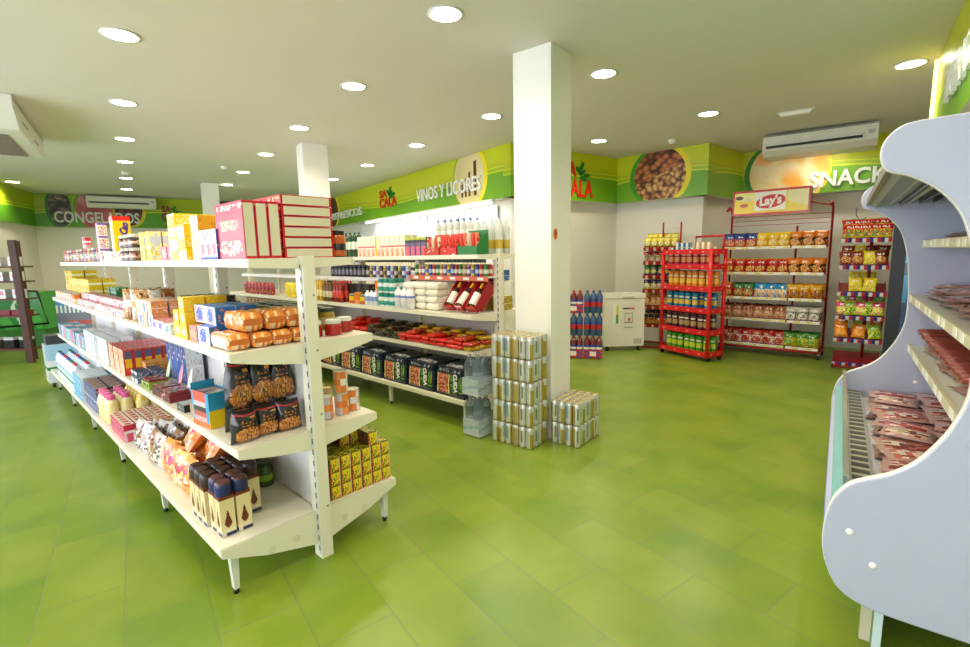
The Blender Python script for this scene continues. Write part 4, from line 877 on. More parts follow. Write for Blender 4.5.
def flow(name, w, d, h, f, seed=0, cat='packet', mat='foil'):   # soft wrapped loaf with crimped ends, lying along local y
    rr = random.Random(seed); mb = MB(); prof = []; nn = 16; S_ = 24; b = 0
    for j in range(nn + 1):
        t = j / nn; k = min(1, (min(t, 1 - t) / .07)) ** .35 if 0 < t < 1 else .35; y = (t - .5) * d
        for i in range(S_):
            a = 2 * math.pi * (i + .5) / S_; cx, cz = math.cos(a), math.sin(a); q = (abs(cx) ** 6 + abs(cz) ** 6) ** (-1 / 6)
            mb.v.append((cx * q * w / 2 * (.9 + .1 * k) * (1 + .03 * math.sin(23 * t + 3 * a + seed) + rr.uniform(-.02, .02)), y, h / 2 + cz * q * h / 2 * max(.12, k) * (1 + .04 * math.sin(19 * t + 4 * a) + rr.uniform(-.02, .02))))
    for j in range(nn):
        for i in range(S_):
            i2 = (i + 1) % S_; mb.face((j * S_ + i, j * S_ + i2, (j + 1) * S_ + i2, (j + 1) * S_ + i), f((i + .5) / S_, (j + .5) / nn), 0, True)
    mb.face(tuple(reversed(range(S_))), f(.5, .02)); mb.face(tuple(nn * S_ + i for i in range(S_)), f(.5, .98))
    z = min(v[2] for v in mb.v); mb.v = [(a_, b_, c_ - z) for a_, b_, c_ in mb.v]
    return Proto(name, cat, [(name, mb, mat)])
RJ = random.Random(77)
def put(fr, p, off, s, z, face, label, group=None, jit=.03, tilt=0.):
    if isinstance(p, (list, tuple)): p = p[RJ.randrange(len(p))]
    return p.put(fr.at(off, s, z + .0015, face, tilt, RJ.uniform(-jit, jit)), label, group)
def grid(fr, p, offs, ss, z, dz, nz, face, label, group, jit=.03, skip=None, tilt=0.):
    for io, o in enumerate(offs):
        for is_, s in enumerate(ss):
            NZ = nz if not callable(nz) else nz(io, is_)
            for k in range(NZ):
                if skip and skip(io, is_, k): continue
                lb = add(label, ((['lower', 'upper'] if NZ == 2 else ORD)[k] + ' layer') if NZ > 1 else '', (ORD[is_] + ' from near end') if len(ss) > 1 else '', ('row ' + ['one', 'two', 'three', 'four', 'five', 'six'][io]) if len(offs) > 1 else '')
                put(fr, p[(io + is_ + k) % len(p)] if isinstance(p, list) else p, o, s, z + k * dz, face, lb, group, jit, tilt)
def rng(a, b, st):
    n = int(round((b - a) / st)); return [a + st * i for i in range(n + 1)]
A0, A1, A2, A3 = .235, .63, 1.04, 1.42

# ------------------------------------------------------------------ first run, TOP shelf
cream = lambda u, v: 'c81c24' if min(u, 1 - u) < .03 or min(v, 1 - v) < .1 else 'd8d0b4'
cream_v = lambda u, v: 'c81c24' if min(u, 1 - u) < .10 or min(v, 1 - v) < .03 else 'd8d0b4'
rr = random.Random(21); gg = [[rr.random() for _ in range(30)] for _ in range(30)]
def redface(u, v):
    q = gg[int(u * 29)][int(v * 29)]
    if v > .84: return 'f0e0e0' if q > .45 and abs(v - .9) < .05 else 'b83048'
    if .50 < v < .68 and .18 < u < .8: return 'e0b088' if q > .35 else 'c05058'
    if v < .36: return ['e8b848', 'f0ece0', 'c87828', 'e0d8d8'][int(q * 4)] if q > .30 and ((u - .5) / .42) ** 2 + ((v - .2) / .14) ** 2 < 1 else 'a82034'
    return 'b02a40' if v < .8 else 'b83850'
redside = lambda u, v: 'c81c24' if v < .12 or v > .88 else ('e8b060' if gg[int(u * 20)][int(v * 5)] > .75 else 'b81c26')
gift = Proto('gift_box', 'box', [('gift_box', MB().box(-.119, .119, -.15, .15, 0, .0425, 'b81c26', front=cream, back=cream, left=redside, right=redside, top=lambda u, v: 'c81c24' if min(u, 1 - u) < .04 or min(v, 1 - v) < .03 else 'f4eef0' if u + v > .5 else 'e0c0c4', n=(24, 12)), 'gloss')])
giftS = Proto('gift_box', 'box', [('gift_box', MB().box(-.0245, .0245, -.15, .15, 0, .236, 'b81c26', front=cream_v, back=cream_v, left=redface, right=redface, top='c81c24', n=(22, 22)), 'gloss')])
for k in range(3): put(G1, giftS, -.208 + k * .0525, .165, A3, 'N', ['outermost of three upright red and cream gift boxes, its red front showing', 'middle one of three upright red and cream gift boxes', 'upright red and cream gift box next to the flat stack'][k], None, .004)
for k in range(6): put(G1, gift, .05, .165, A3 + k * .0455, 'N', ['bottom', 'second', 'third', 'fourth', 'fifth', 'topmost'][k] + ' flat red and cream gift box of the stack of six', None, .012)
dj = jar('coffee_jar', .042, .125, '1e2028', '2a1c18', lambda u, v: 'c05a1c' if v > .62 else '20242e' if v > .3 else 'b85a20', lab=(.05, .95))
for i, s in enumerate((.08, .20, .34)): put(G1, dj, .225, s, A3, 'N', 'dark jar with orange bands right of the gift boxes, %s in line' % ORD[i], 'dark jars at the right end of the top shelf')
sm = bx('cereal_box', .070, .10, .135, pf('d8dcf0', ['e08890', 'e8a858', '4a6ac8'], 3, .5, foot=(.08, '2a48b0'), logo='d86a80', logo_at=(.5, .35, .3, .2)), '2a48b0', '3a58c0')
grid(G1, sm, [-.19], [.34, .415, .49], A3, 0, 1, 'L', 'small blue and pink box on the edge of the top shelf', 'small blue and pink boxes on the top shelf', .01)
cb = bx('tall_box', .11, .10, .215, pf('f0e8a8', ['f4f0d8', 'e8d860'], 4, .4, logo='b8c8e0', logo_at=(.5, .85, .2, .06)), pf('e09a10', ['e8b030', 'c87c08'], 5, .3, logo='e0a020', logo_at=(.5, .6, .3, .2)), 'e8b838')
put(G1, cb, -.165, .665, A3, 'L', 'tall cream box with orange side rising above the blue ones', None, .01); put(G1, cb, -.03, .58, A3, 'L', 'second tall cream box, behind the small blue and pink boxes', None, .01)
yb = [bx('flat_box', .13, .12, .06, pf(c, a, i + 8, .35, band=(.8, 1, b)), pf('e8c818', [a[0]], i, .3), 'f0dc50') for i, (c, a, b) in enumerate([('f2e6b0', ['f8f4e0', 'e8c020'], 'f0d020'), ('f0d83a', ['f6f0d0', 'd84020'], 'f4ecd0'), ('f4eec8', ['e8d040', 'f0e0a0'], 'e8c818')])]
grid(G1, yb, [-.17, -.04, .10], [.84, .98, 1.12, 1.26], A3, .0615, lambda i, j: 4 if j else 3, 'L', 'yellow and cream flat box', 'yellow and cream boxes on the top shelf', .03, skip=lambda i, j, k: i == 0 and j >= 2)
grid(G1, bx('pink_box', .11, .06, .075, pf('e0707c', ['e8a0a8', 'd05060'], 6, .4, logo='e8d8c8', logo_at=(.5, .5, .2, .3)), 'c83a4c', 'e89aa0'), [-.19], [1.08, 1.21], A3, 0, 1, 'L', 'low pink box on the shelf edge in front of the yellow stacks', 'low pink boxes on the top shelf')
put(G1, pack('sugar_bag', .10, .13, .06, pf('d83028', ['e86050', 'f0e8e0'], 9, .25), 9), -.17, 1.13, A3 + .08, 'L', 'bright red bag lying on the low pink boxes')
tb_ = bx('infant_cereal_box', .062, .10, .175, pf('f0e6b0', ['f4f0d8', 'e8d020', 'c8d0e8'], 12, .45, band=(.62, .8, 'c8d0e4')), 'e8c410', 'f0e060', n=(6, 12))
grid(G1, tb_, [-.195, -.125, -.055, .02], [1.50, 1.64], A3, 0, 1, 'N', 'upright cream and yellow box', 'upright cream and yellow boxes on the top shelf', .02)
ja = jar('glass_jar', .036, .088, '6a4a3a', 'c8c0b8', pf('b08060', ['e8e0d8', '3a2a24'], 2, .4)); jb = jar('glass_jar', .036, .088, '3a2a26', 'd8ccc0', pf('d8c8b0', ['8a4a2a'], 3, .4))
grid(G1, [ja, jb], [-.20, -.12, -.04], [1.95, 2.08, 2.21], A3, .09, 2, 'N', 'brown spread jar on the top shelf', 'brown spread jars on the top shelf')
grid(G1, bx('biscuit_box', .11, .12, .16, pf('e8b81c', ['d84020', 'f0e8c0'], 14, .4, band=(.8, 1, 'd82c20')), 'd84a20', 'e03a24'), [.06], [2.0, 2.16], A3, .08, 1, 'N', 'yellow box with a red lid behind the spread jars', 'yellow and red boxes behind the spread jars')
# tall cocoa pack on white boxes
wb = bx('white_box', .11, .10, .075, pf('e8eaf4', ['8aa0d8', 'd8c8d8'], 15, .4), 'd8dcec', 'f0f0f4')
grid(G1, wb, [-.175, -.055], [2.62, 2.74], A3, 0, 1, 'N', 'low white and blue box under the tall yellow cocoa pack', 'low white boxes on the top shelf', .01)
ce_ = empty('cocoa_pack', G1.at(-.125, 2.68, A3 + .0775, 'N', 0, .02), 'tall yellow cocoa pack with a red top and purple writing', 'cocoa pack')
mb = MB(); mb.box(-.056, .056, -.05, .05, 0, .235, 'f0c80c', left=lambda u, v: 'e8e4ec' if u < .5 else 'f0c80c', n=(6, 10)); obj('body', mb.mesh('body', 'gloss'), ce_)
mb = MB(); mb.box(-.057, .057, -.051, .051, .235, .27, 'd82820'); obj('red_top', mb.mesh('red_top', 'gloss'), ce_)
me = text_mesh('ColaCao', .07, '4a2a8a', ext=.0015, shear=.25, bold=.003, mat='card'); xs = [v.co.x for v in me.vertices]; me.transform(Matrix.Diagonal((.20 / (max(xs) - min(xs)), 1, 1, 1))); obj('lettering', me, ce_, TR(.008, -.0525, .018, 0, 0, R(-80)))
st = bx('baby_food_box', .062, .062, .10, pf('e8e0e8', ['8a6ac0', 'e0b040', 'd05848'], 16, .5, band=(.85, 1, '7a5ab0')), 'd8b8c8', 'c8b8d8')
for k in range(3): put(G1, st, -.205, 2.92 , A3 + k * .102, 'N', ['lowest', 'middle', 'highest'][k] + ' of three small white and purple boxes stacked left of the cocoa pack')
vr = [jar('conserve_jar', .037, .120, c, l, pf(q, [a], i, .4)) for i, (c, l, q, a) in enumerate([('7a2a24', 'b83a30', 'd8c8b0', '8a4a3a'), ('c88a4a', 'c8b8a8', 'e8d0a0', 'a85a2a'), ('4a3a34', '8a8a88', '8a2c34', 'd8c8c0'), ('a83a34', 'c8b8b0', 'c8d048', '3a5a2a'), ('2a3a34', '4a4a48', '3a6a5a', 'e8d8c8'), ('9a6a58', 'b84a3a', 'd89a88', '6a3a4a')])]
for off in (-.18, -.09):
    for i, s in enumerate(rng(3.10, 4.98, .098)): put(G1, vr[(i * 5 + int(off * 100)) % 6], off, s, A3, 'N', add('small conserve jar at the far top shelf', ['front', 'back'][off > -.1] + ' row', ORD[i] + ' from near end'), 'small conserve jars at the far end of the top shelf', 1.)
put(G1, tin('drink_can', .034, .105, lambda u, v: 'c83038' if v > .7 else 'e8e0e0' if v > .55 else 'c83a48' if v > .3 else 'd8a8a0', 'c8c8c8'), -.18, 3.78, A3 + .1215, 'N', 'red and white can standing on the small jars')
put(G1, vr[0], -.19, 3.01, A3 + .0, 'N', 'red capped jar beside the stack of three small boxes')

# ------------------------------------------------------------------ first run, SECOND shelf
_ro = random.Random(4); _go = [[_ro.random() for _ in range(32)] for _ in range(32)]
of = lambda u, v: ['e07c20', 'f09c38', 'e88a2c', 'f4c890', 'c86818', 'f0ddc8', 'e88a2c', 'e8922c'][int(8 * _go[int(u * 29)][int(v * 21)]) % 8]
of2 = lambda u, v: ('f2e0dc' if int(u * 12) % 4 else 'e8a070') if .3 < u < .75 and .15 < v < .85 else of(u, v)
cake = flow('cake_pack', .084, .20, .064, of, 1, 'cake pack'); cake2 = flow('cake_pack', .088, .20, .082, of, 2, 'cake pack'); cakeL = flow('cake_pack', .088, .20, .068, of2, 3, 'cake pack')
nm4 = ['leftmost', 'second', 'third', 'rightmost']
for i, o in enumerate((-.283, -.185, -.095, -.006)):
    put(G1, cakeL if i == 0 else cake, o - (.0 if i else .0), .13 + .0 * i, A2, 'N', '%s orange wrapped cake pack in the bottom row at the shelf end' % nm4[i], None, .03)
for i, o in enumerate((-.215, -.135, -.060, .0)):
    if i < 3: put(G1, cake2, o + .02 * i, .15, A2 + .0685, 'N', '%s orange wrapped cake pack in the top row at the shelf end' % ['left', 'middle', 'right'][i], None, .05)
bp_ = bx('biscuit_pack', .13, .085, .082, pf('dcd8ec', ['4a62c0', '8a9ae0', 'e09048'], 30, .5, logo='5a70c8', logo_at=(.45, .5, .28, .38)), pf('1c6ab8', ['e08040', '1a5aa0'], 31, .3), '2a70c0', 'biscuits')
bo_ = bx('biscuit_pack', .11, .085, .075, pf('e0884a', ['e8c8a8', '3a60b0'], 32, .5, logo='e8b088', logo_at=(.5, .5, .3, .3)), pf('1c5aa8', ['d87838'], 33, .3), 'd87838', 'biscuits')
grid(G1, [bp_, bo_], [-.28, -.19, -.10], [.33, .47], A2, .084, 1, 'L', 'blue and orange biscuit pack', 'blue and orange biscuit packs, lower layer', .05)
grid(G1, [bp_], [-.24, -.15], [.34, .48], A2 + .084, .084, 1, 'L', 'blue and white biscuit pack on the second layer behind the orange cakes', 'blue biscuit packs, upper layer', .08)
put(G1, bx('blue_flat_pack', .20, .10, .03, pf('1c58b0', ['e0a048'], 34, .12), '184a98', '2468c0', 'biscuits'), -.06, .36, A2 + .084, 'N', 'flat deep blue pack lying on the orange cakes', None, .2)
yl = bx('yellow_box', .092, .092, .066, pf('f0c810', ['f4e8a0', 'e0a808'], 35, .2, logo='b8b0d8', logo_at=(.5, .5, .26, .3)), pf('f0b810', ['f4d850'], 36, .15), 'f4d420')
grid(G1, yl, [-.28, -.18], [.60, .70], A2, .0675, lambda i, j: 3 if j == 0 else 2, 'L', 'bright yellow box beside the blue biscuits', 'bright yellow boxes on the second shelf', .04, skip=lambda i, j, k: i == 1 and k == 0)
tl = bx('teal_tub', .10, .09, .05, pf('e0e8e8', ['2aa0a0', 'c8d8e0'], 37, .3, logo='209898', logo_at=(.5, .5, .3, .3)), 'd8e4e4', 'e8e4dc'); pu = bx('purple_pack', .11, .10, .055, pf('ece4f0', ['6a4ab8', 'e0a0b0'], 38, .35, logo='6a5ac0', logo_at=(.5, .5, .3, .3)), 'e0a8b0', 'd88890')
put(G1, tl, -.285, .865, A2, 'L', 'small white and teal pack on the shelf edge by the yellow boxes'); grid(G1, pu, [-.28], [.985, 1.10], A2, 0, 1, 'L', 'small white and purple pack on the second shelf edge', 'small purple packs')
bw = [bx('tea_box', .10, .08, .075, pf(b, a, 40 + i, .45, logo=l, logo_at=(.5, .45, .3, .36)), c, t_) for i, (b, a, l, c, t_) in enumerate([('dce0f0', ['e8a878', 'e8e0e8'], '4a70c8', 'e0a070', 'e8d0b8'), ('e8c8a8', ['d88a4a', 'e8e4e0'], 'e0b898', 'd8905a', 'e0b088')])]
grid(G1, bw, [-.28, -.19], [1.215, 1.33, 1.44], A2, .0765, 2, 'L', 'blue and peach box', 'blue and peach boxes on the second shelf', .04)
grid(G1, bx('red_flat_box', .14, .13, .045, pf('c02038', ['d85060', 'e8c0b8'], 43, .35), 'b01c30', pf('c82a40', ['e86a70', 'f0c8b8'], 44, .3)), [-.16, -.02], [.88, 1.04], A2, .046, 2, 'L', 'flat red box under the dark jars of the second shelf', 'flat red boxes of the second shelf')
bj = jar('dark_jar', .036, .085, '1c1a22', '26242c', '2c2a38'); grid(G1, bj, [-.165, -.09, -.015], [.85, .93, 1.01, 1.09], A2 + .0935, 0, 1, 'N', 'black lidded dark jar standing on the flat red boxes', 'dark jars on the red boxes', 1)
gb_ = [pack('coffee_bag', .085, .20, .06, pf(b, a, 50 + i, .4, band=(.45, .62, c)), i, 'coffee', mat='gloss') for i, (b, a, c) in enumerate([('c8a068', ['e8d8b0', '7a4a20'], 'ece0c8'), ('e0dcd4', ['b07a3a', 'c8c8c0'], 'c89850'), ('a86a3a', ['d8b080', '5a2a18'], 'e8d8c8')])]
grid(G1, gb_, [-.27, -.20, -.13], [1.58, 1.68, 1.78, 1.88], A2, 0, 1, 'N', 'tall gold and white bag', 'tall gold and white bags on the second shelf', .2)
cj = jar('chutney_jar', .045, .12, '8a4a20', 'e8e4e8', 'c89058', cat='jar'); dk = jar('chutney_jar', .045, .12, '3a1c18', 'd8d4e0', '6a2c20')
for i, s in enumerate((1.5, 1.62, 1.74, 1.86, 1.98)): put(G1, [cj, cj, dk, dk, cj][4 - i], -.04, s, A2 + .0, 'N', 'white lidded brown jar behind the tall gold bags', 'white lidded jars on the second shelf'); 
grid(G1, [dk, cj], [-.04], rng(1.1, 1.4, .11), A2, .122, 1, 'N', 'brown jar in the back row of the second shelf', 'brown jars in the back row')
cj2 = jar('pickle_jar', .042, .13, '5a6a48', 'c8c8b8', 'c8c4a0'); cj3 = jar('navy_tin', .046, .12, '28345a', '4a5a80', lambda u, v: '38487a' if int(v * 12) % 2 else '1c2444', cat='tin', lab=(0, 1))
grid(G1, [cj3, cj2, cj2], [.07, .17], rng(1.30, 1.9, .11), A2, 0, 1, 'N', 'pickle jar or navy tin seen through the shelving', 'pickle jars and navy tins on the aisle side')
for i, s in enumerate(rng(1.98, 3.68, .205)):
    pc = bx('chocolate_pack', .19, .08, .05, pf(['ece6ec', 'e8dce4', 'dcc8c8'][i % 3], ['b02a38', '6a2a28', 'd88a8a'], 60 + i, .45), 'e0c8c8', pf('c87a80', ['ece4e8', 'a02a38'], 61 + i, .5), 'chocolate', n=(12, 4))
    for (o, k) in ((-.275, 0), (-.235, 1)): put(G1, pc, o, s, A2 + k * .052, 'L', 'long chocolate pack, second shelf, %s from near end, %s' % (ORD[i], ['lower front', 'upper', 'lower back'][(o, k) != (-.275, 0) and (1 if k else 2) or 0] if 0 else ('upper' if k else 'lower')), 'long chocolate packs on the second shelf', .02)
yt = bx('yellow_tea_box', .10, .10, .07, pf('e8c818', ['f4ec90', 'd8a010', '8aa030'], 70, .35, band=(.3, .6, 'f0ecc8')), pf('d8b010', ['f0e060'], 71, .3), 'f0dc40')
grid(G1, yt, [-.17, -.06], rng(3.75, 5.0, .125), A2, .072, lambda i, j: 3 if j < 7 else 4, 'N', 'small yellow box, far second shelf', 'small yellow boxes at the far end', .05)
grid(G1, bx('green_box', .09, .09, .08, pf('3a7a4a', ['d8e8d8', '1c4a2c'], 72, .4), '2a6a3a', 'a8c8a0'), [-.12], [2.95, 3.06, 3.17], A2, .082, 2, 'N', 'small green and white box stacked behind the chocolate packs', 'small green boxes', .05)
grid(G1, [tin('orange_tin', .034, .075, lambda u, v: 'e07a30' if v > .4 else 'e8dcc8', 'b8b8b0'), tin('cream_tin', .034, .075, lambda u, v: 'e8d8b0' if v > .3 else 'c84a38', 'b8b8b0')], [-.29, -.21], rng(4.0, 5.0, .085), A2, .077, 1, 'N', 'small orange or cream tin', 'small tins at the far tip of the second shelf')

# ------------------------------------------------------------------ first run, THIRD shelf
rrc = random.Random(8); gc = [[rrc.random() for _ in range(20)] for _ in range(20)]
def cookie(u, v):
    q = .75 * gc[int(u * 19)][int(v * 19)] + .25 * gc[int(u * 7)][int(v * 7)]
    if v > .88: return 'a82030' if abs(v - .9) < .03 else '1c1a1a'
    if v < .5 and ((u - .5) / .42) ** 2 + ((v - .26) / .26) ** 2 < 1: return ['c87c3a', 'b0642a', 'd89a58', '6a3818'][int(q * 4)]
    if .55 < v < .72 and .25 < u < .75 and q > .6: return ['b0642a', '8a4a28', 'c87c3a'][int(q * 100) % 3]
    if .75 < v < .82 and .6 < u < .8: return 'd89040'
    return '1e1a18' if q > .12 else '3a302c'
ck = [pack('cookie_bag', .14, .212, .085, cookie, i, 'cookies', 0, 'gloss', 22, 28, 1.0) for i in range(3)]; ckl = [pack('cookie_bag', .125, .145, .09, cookie, 5 + i, 'cookies', 0, 'gloss', 22, 22, .4) for i in range(2)]
for i, o in enumerate((-.268, -.168, -.075, -.04)):
    if i < 4: put(G1, ckl[i % 2], o - .002 + (.0 if i < 3 else 0), (.09 + .02 * (i % 2)) if i < 3 else .30, A1, 'N', '%s black cookie bag in the lower row at the end of the third shelf' % nm4[i], None, .08)
for i, o in enumerate((-.245, -.15, -.062)):
    ck[i].put(G1.at(o, .17, A1 + .135, 'N', R(-6), RJ.uniform(-.15, .15)), '%s black cookie bag standing above the lower row' % ['left', 'middle', 'right'][i])
for i in range(2): put(G1, ck[i], -.22 + i * .11, .27, A1, 'N', 'black cookie bag in the second row behind the first', 'rear cookie bags', .1)
cbx = empty('display_carton', G1.at(-.275, .46, A1 + .0015, 'N', 0, .12), 'open blue and yellow display carton with red edged pouches', 'carton')
mb = MB()
bl = lambda u, v: 'e8c818' if v < .55 else '2a9ac8'
for a in ((-.055, .055, -.085, -.082, 0, .17), (-.055, .055, .082, .085, 0, .20), (.052, .055, -.082, .082, 0, .17)): mb.box(*a, '2a9ac8', front=bl, back=bl, right=bl, left=bl, n=(1, 10))
lf = lambda u, v: 'e86a30' if v < .14 else '2a9ac8' if u > .85 or u < .08 else ('d84a30' if v > .72 else 'c8b8c0' if v > .58 else '2a1a20' if v > .46 else 'c05040' if v > .32 else 'd8a0a0')
mb.box(-.055, -.052, -.082, .082, 0, .17, '2a9ac8', left=lf, n=(12, 14)); mb.box(-.052, .052, -.082, .082, 0, .004, 'a88a60'); obj('carton', mb.mesh('carton', 'card'), cbx)
for k in range(2):
    mb = MB(); mb.box(-.048, .048, -.08 + .08 * k, -.005 + .08 * k, .02, .165, 'c8c0bc', top=lambda u, v: 'b02028' if min(u, 1 - u, v, 1 - v) < .15 else 'c8bcb0', n=(8, 8)); obj('pouch', mb.mesh('pouch', 'gloss'), cbx)
put(G1, pack('red_pouch', .10, .13, .05, pf('d8b890', ['b02a2a', 'e8e0d0'], 80, .4, band=(.8, 1, 'a8242c')), 80), -.15, .45, A1 + .0, 'N', 'tan pouch with a red edge standing behind the display carton', None, .3)
put(G1, bx('brown_carton', .08, .06, .075, 'b08a68', 'a07858', 'c09a78'), -.285, .63, A1, 'L', 'small plain brown carton beside the display carton')
put(G1, bx('orange_packet', .09, .05, .045, pf('e86838', ['f0a878', 'd84828'], 81, .4), 'd85828', 'e87848'), -.30, .56, A1, 'L', 'small orange packet lying at the shelf edge by the carton') if 0 else None
put(G1, bx('black_tray_box', .16, .10, .04, lambda u, v: 'd8d8d8' if .35 < u < .65 and .3 < v < .75 else '1c1c1e', '2a2a2c', 'b8bcc0'), -.245, .80, A1, 'N', 'flat grey box with a black labelled end on the third shelf', None, .1)
grid(G1, bx('flat_book', .17, .24, .012, 'd8dadf', 'c8ccd4', pf('ccd2da', ['aab4c0', 'e8eaf0'], 82, .35)), [-.10], [.72, .78], A1, .013, 3, 'N', 'pale grey flat pack lying in the low pile of the third shelf', 'pale flat packs on the third shelf', .15)
# open trays with header cards
def hdr(label, s, c, tall):
    e = empty('cake_tray', G1.at(-.27, s, A1 + .0015, 'L', 0, .05), label, 'display tray')
    mb = MB(); mb.box(-.075, .075, -.055, .055, 0, .045, c, front=pf(c, ['e8c8c8', '3a1a1a'], int(s * 10), .4), n=(10, 4)); obj('tray', mb.mesh('tray', 'card'), e)
    for k in range(4):
        mb = MB(); mb.box(-.07 + .035 * k, -.038 + .035 * k, -.05, .05, .045, .06, ['4a1a20', 'a82a34', '2a1a18', '8a3a3a'][k], top=pf(['5a2024', 'b03038', '3a2420', '8a4a40'][k], ['e8d0c0'], k, .3), n=(4, 6)); obj('cake_bar', mb.mesh('cake_bar', 'foil'), e)
    if tall:
        pts = [(.03 * math.sin(3.14159 * t) ** .6 * (1 - .3 * t), .16 * t) for t in [i / 8 for i in range(9)]]
        mb = MB(); mb.prism([(x, z) for x, z in pts] + [(-x, z) for x, z in reversed(pts[1:-1])], (.02, .055, .02), (1, .0, 0), (.25, .15, 1), (0, .004, 0), tall); obj('header_card', mb.mesh('header_card', 'gloss'), e)
hdr('open dark red cake tray with a white header card on the third shelf', 1.08, '7a1c28', 'e8dcd8'); hdr('open maroon cake tray with a pink header card next to it', 1.25, '5a1a24', 'd89ab0')
hdr('open green and yellow cake tray with a pale green header card', 1.50, '8aa02c', 'c8d8c0')
grid(G1, bx('dark_tea_box', .075, .07, .075, pf('d8d8e0', ['8a90b8'], 83, .3, band=(.35, .75, '282c48')), '5a6078', '303450'), [-.29, -.21], [1.72, 1.805], A1, .077, 1, 'L', 'small dark and white box beside the green cake tray', 'small dark and white boxes', .05)
ob = bx('rice_cake_box', .06, .12, .095, pf('e0953a', ['c87020', 'f0c888', '8a6a50'], 84, .45), 'e8a060', 'e0a050'); grid(G1, ob, [-.20, -.135, -.07], [1.93], A1, .097, lambda i, j: 1, 'N', 'orange brown box in the row before the red and yellow block', 'orange brown boxes on the third shelf', .03)
ry = bx('stock_box', .056, .15, .18, lambda u, v: ('50587a' if .66 < v < .94 and .12 < u < .88 else 'c83a34' if v > .62 or v < .16 else 'e8b41c' if v > .3 else 'd8542c') if .1 < u < .9 else 'c02c2c', pf('ecc0a0', ['e89870', 'f0d8c8', 'e08058'], 85, .4), pf('d04a58', ['f0c0c0', 'b82030'], 86, .4), n=(6, 14))
grid(G1, ry, [-.300, -.240, -.180, -.120, -.060], [2.08, 2.24, 2.40], A1, 0, 1, 'N', 'red box with navy and yellow panels', 'red, navy and yellow boxes of the third shelf block', .03)
bwx = bx('milk_powder_box', .09, .10, .24, pf('3a4a88', ['e0e4f0', '6a7ab8'], 87, .3, logo='2a60b8', logo_at=(.5, .45, .3, .16)), 'dce0ea', 'c8d0e0'); grid(G1, bwx, [-.075], rng(1.42, 1.74, .105), A1, 0, 1, 'L', 'tall navy and white box at the back of the third shelf', 'tall navy and white boxes', .03)
pb = [bx('pale_box', .10, .08, .19, pf(b, a, 90 + i, .35), c, c) for i, (b, a, c) in enumerate([('dce8ec', ['b8d0e0', 'e8c8d0'], 'e8e8f0'), ('e8e0f0', ['c8b8e0', 'b8d8e8'], 'f0ecf4'), ('e8ecf0', ['c8d8d8', 'a8c8d8'], 'e0e8f0')])]
grid(G1, pb, [-.285, -.185], rng(2.62, 3.46, .12), A1, 0, 1, 'L', 'tall pale blue and lilac box', 'tall pale boxes of the third shelf', .12)
cb3 = [bx('wafer_box', .10, .08, .12, pf(b, a, 95 + i, .45), c, c) for i, (b, a, c) in enumerate([('4a9ad0', ['d8e8f0', 'e8d060'], '2a80b8'), ('e0708a', ['f0d8e0', '8a5ab8'], 'd8c0d8'), ('d8c8e8', ['c84868', '5aa8a0'], 'e8d8f0'), ('3aa8a0', ['e8f0f0', 'c0e0e0'], '2a9890')])]
grid(G1, cb3, [-.29, -.2], rng(3.60, 4.98, .12), A1, .122, 1, 'L', 'small blue, pink or lilac box', 'small pastel boxes at the far end of the third shelf', .12)

# ------------------------------------------------------------------ first run, BOTTOM shelf
def drop(u, v):
    if v < .10: return '2a2a58' if u > .3 else 'd8d0c0'
    d = ((u - .5) / .25) ** 2 + ((v - .36) / .13) ** 2
    if d < 1 or (abs(u - .5) < .24 * (1 - (v - .38) / .34) and .38 < v < .72): return '6a2c14'
    return 'e6d2a0' if v > .2 else 'e8dcb8'
def choc(cap, mid):
    mb = MB(); w = .030; mb.box(-w, w, -w, w, 0, .165, 'e6d2a0', front=drop, left=drop, right=drop, back=drop, n=(20, 32)); 
    mb2 = MB(); mb2.box(-w * .99, w * .99, -w * .99, w * .99, .165, .18, '7a3018'); mb2.lathe([(w * 1.12, .18, cap), (w * 1.14, .205, cap), (w * 1.10, .232, cap), (w * .9, .240, mid), (w * .85, .240, mid)], cap, 20)
    return Proto('chocolate_drink_carton', 'drink carton', [('carton', mb, 'card'), ('cap', mb2, 'plastic', 40)])
cA, cB = choc('242a5c', '5a3a3c'), choc('3a2420', '2a1a18')
grid(G1, cA, [-.372, -.304], [.115, .185], A0, 0, 1, 'N', 'navy capped chocolate drink carton', 'navy capped chocolate drink cartons', .05)
grid(G1, cB, [-.385, -.317, -.249], [.26, .33, .40], A0, 0, 1, 'N', 'brown capped chocolate drink carton behind', 'brown capped chocolate drink cartons', .05)
put(G1, cB, -.215, .235, A0, 'N', 'brown capped chocolate drink carton set apart at the right')
def bagmix(base, accs, seed): return pack('snack_bag', .15, .19, .075, pf(base, accs, seed, .45, logo=accs[0], logo_at=(.5, .6, .3, .15)), seed, 'snack bag')
og = [bagmix('e88a38', ['e04878', 'f0b868', 'f0d8b0'], 100), bagmix('f0a850', ['c83858', 'e8702a', 'f0e0c0'], 101), bagmix('f0d080', ['d83a48', 'e87828', 'f4ecd8'], 102)]
for i, s in enumerate(rng(.50, 1.02, .13)):
    for j, o in enumerate((-.36, -.26, -.15)):
        og[(i + j) % 3].put(G1.at(o + RJ.uniform(-.01, .01), s + RJ.uniform(-.015, .015), A0 + .004 + .0 * j, 'L', R(-12 + 4 * j), RJ.uniform(-.35, .35)), add('orange and yellow snack bag on the bottom shelf', ['front', 'middle', 'back'][j] + ' row', ORD[i] + ' from near end'), 'orange snack bags on the bottom shelf')
for i, s in enumerate((.55, .68, .81, .94)):
    og[i % 2].put(G1.at(-.27 + RJ.uniform(-.05, .05), s, A0 + .175, 'L', R(-38), RJ.uniform(-.5, .5)), 'bright orange snack bag lying on top of the others, %s from near end' % ORD[i], 'orange snack bags on top of the heap')
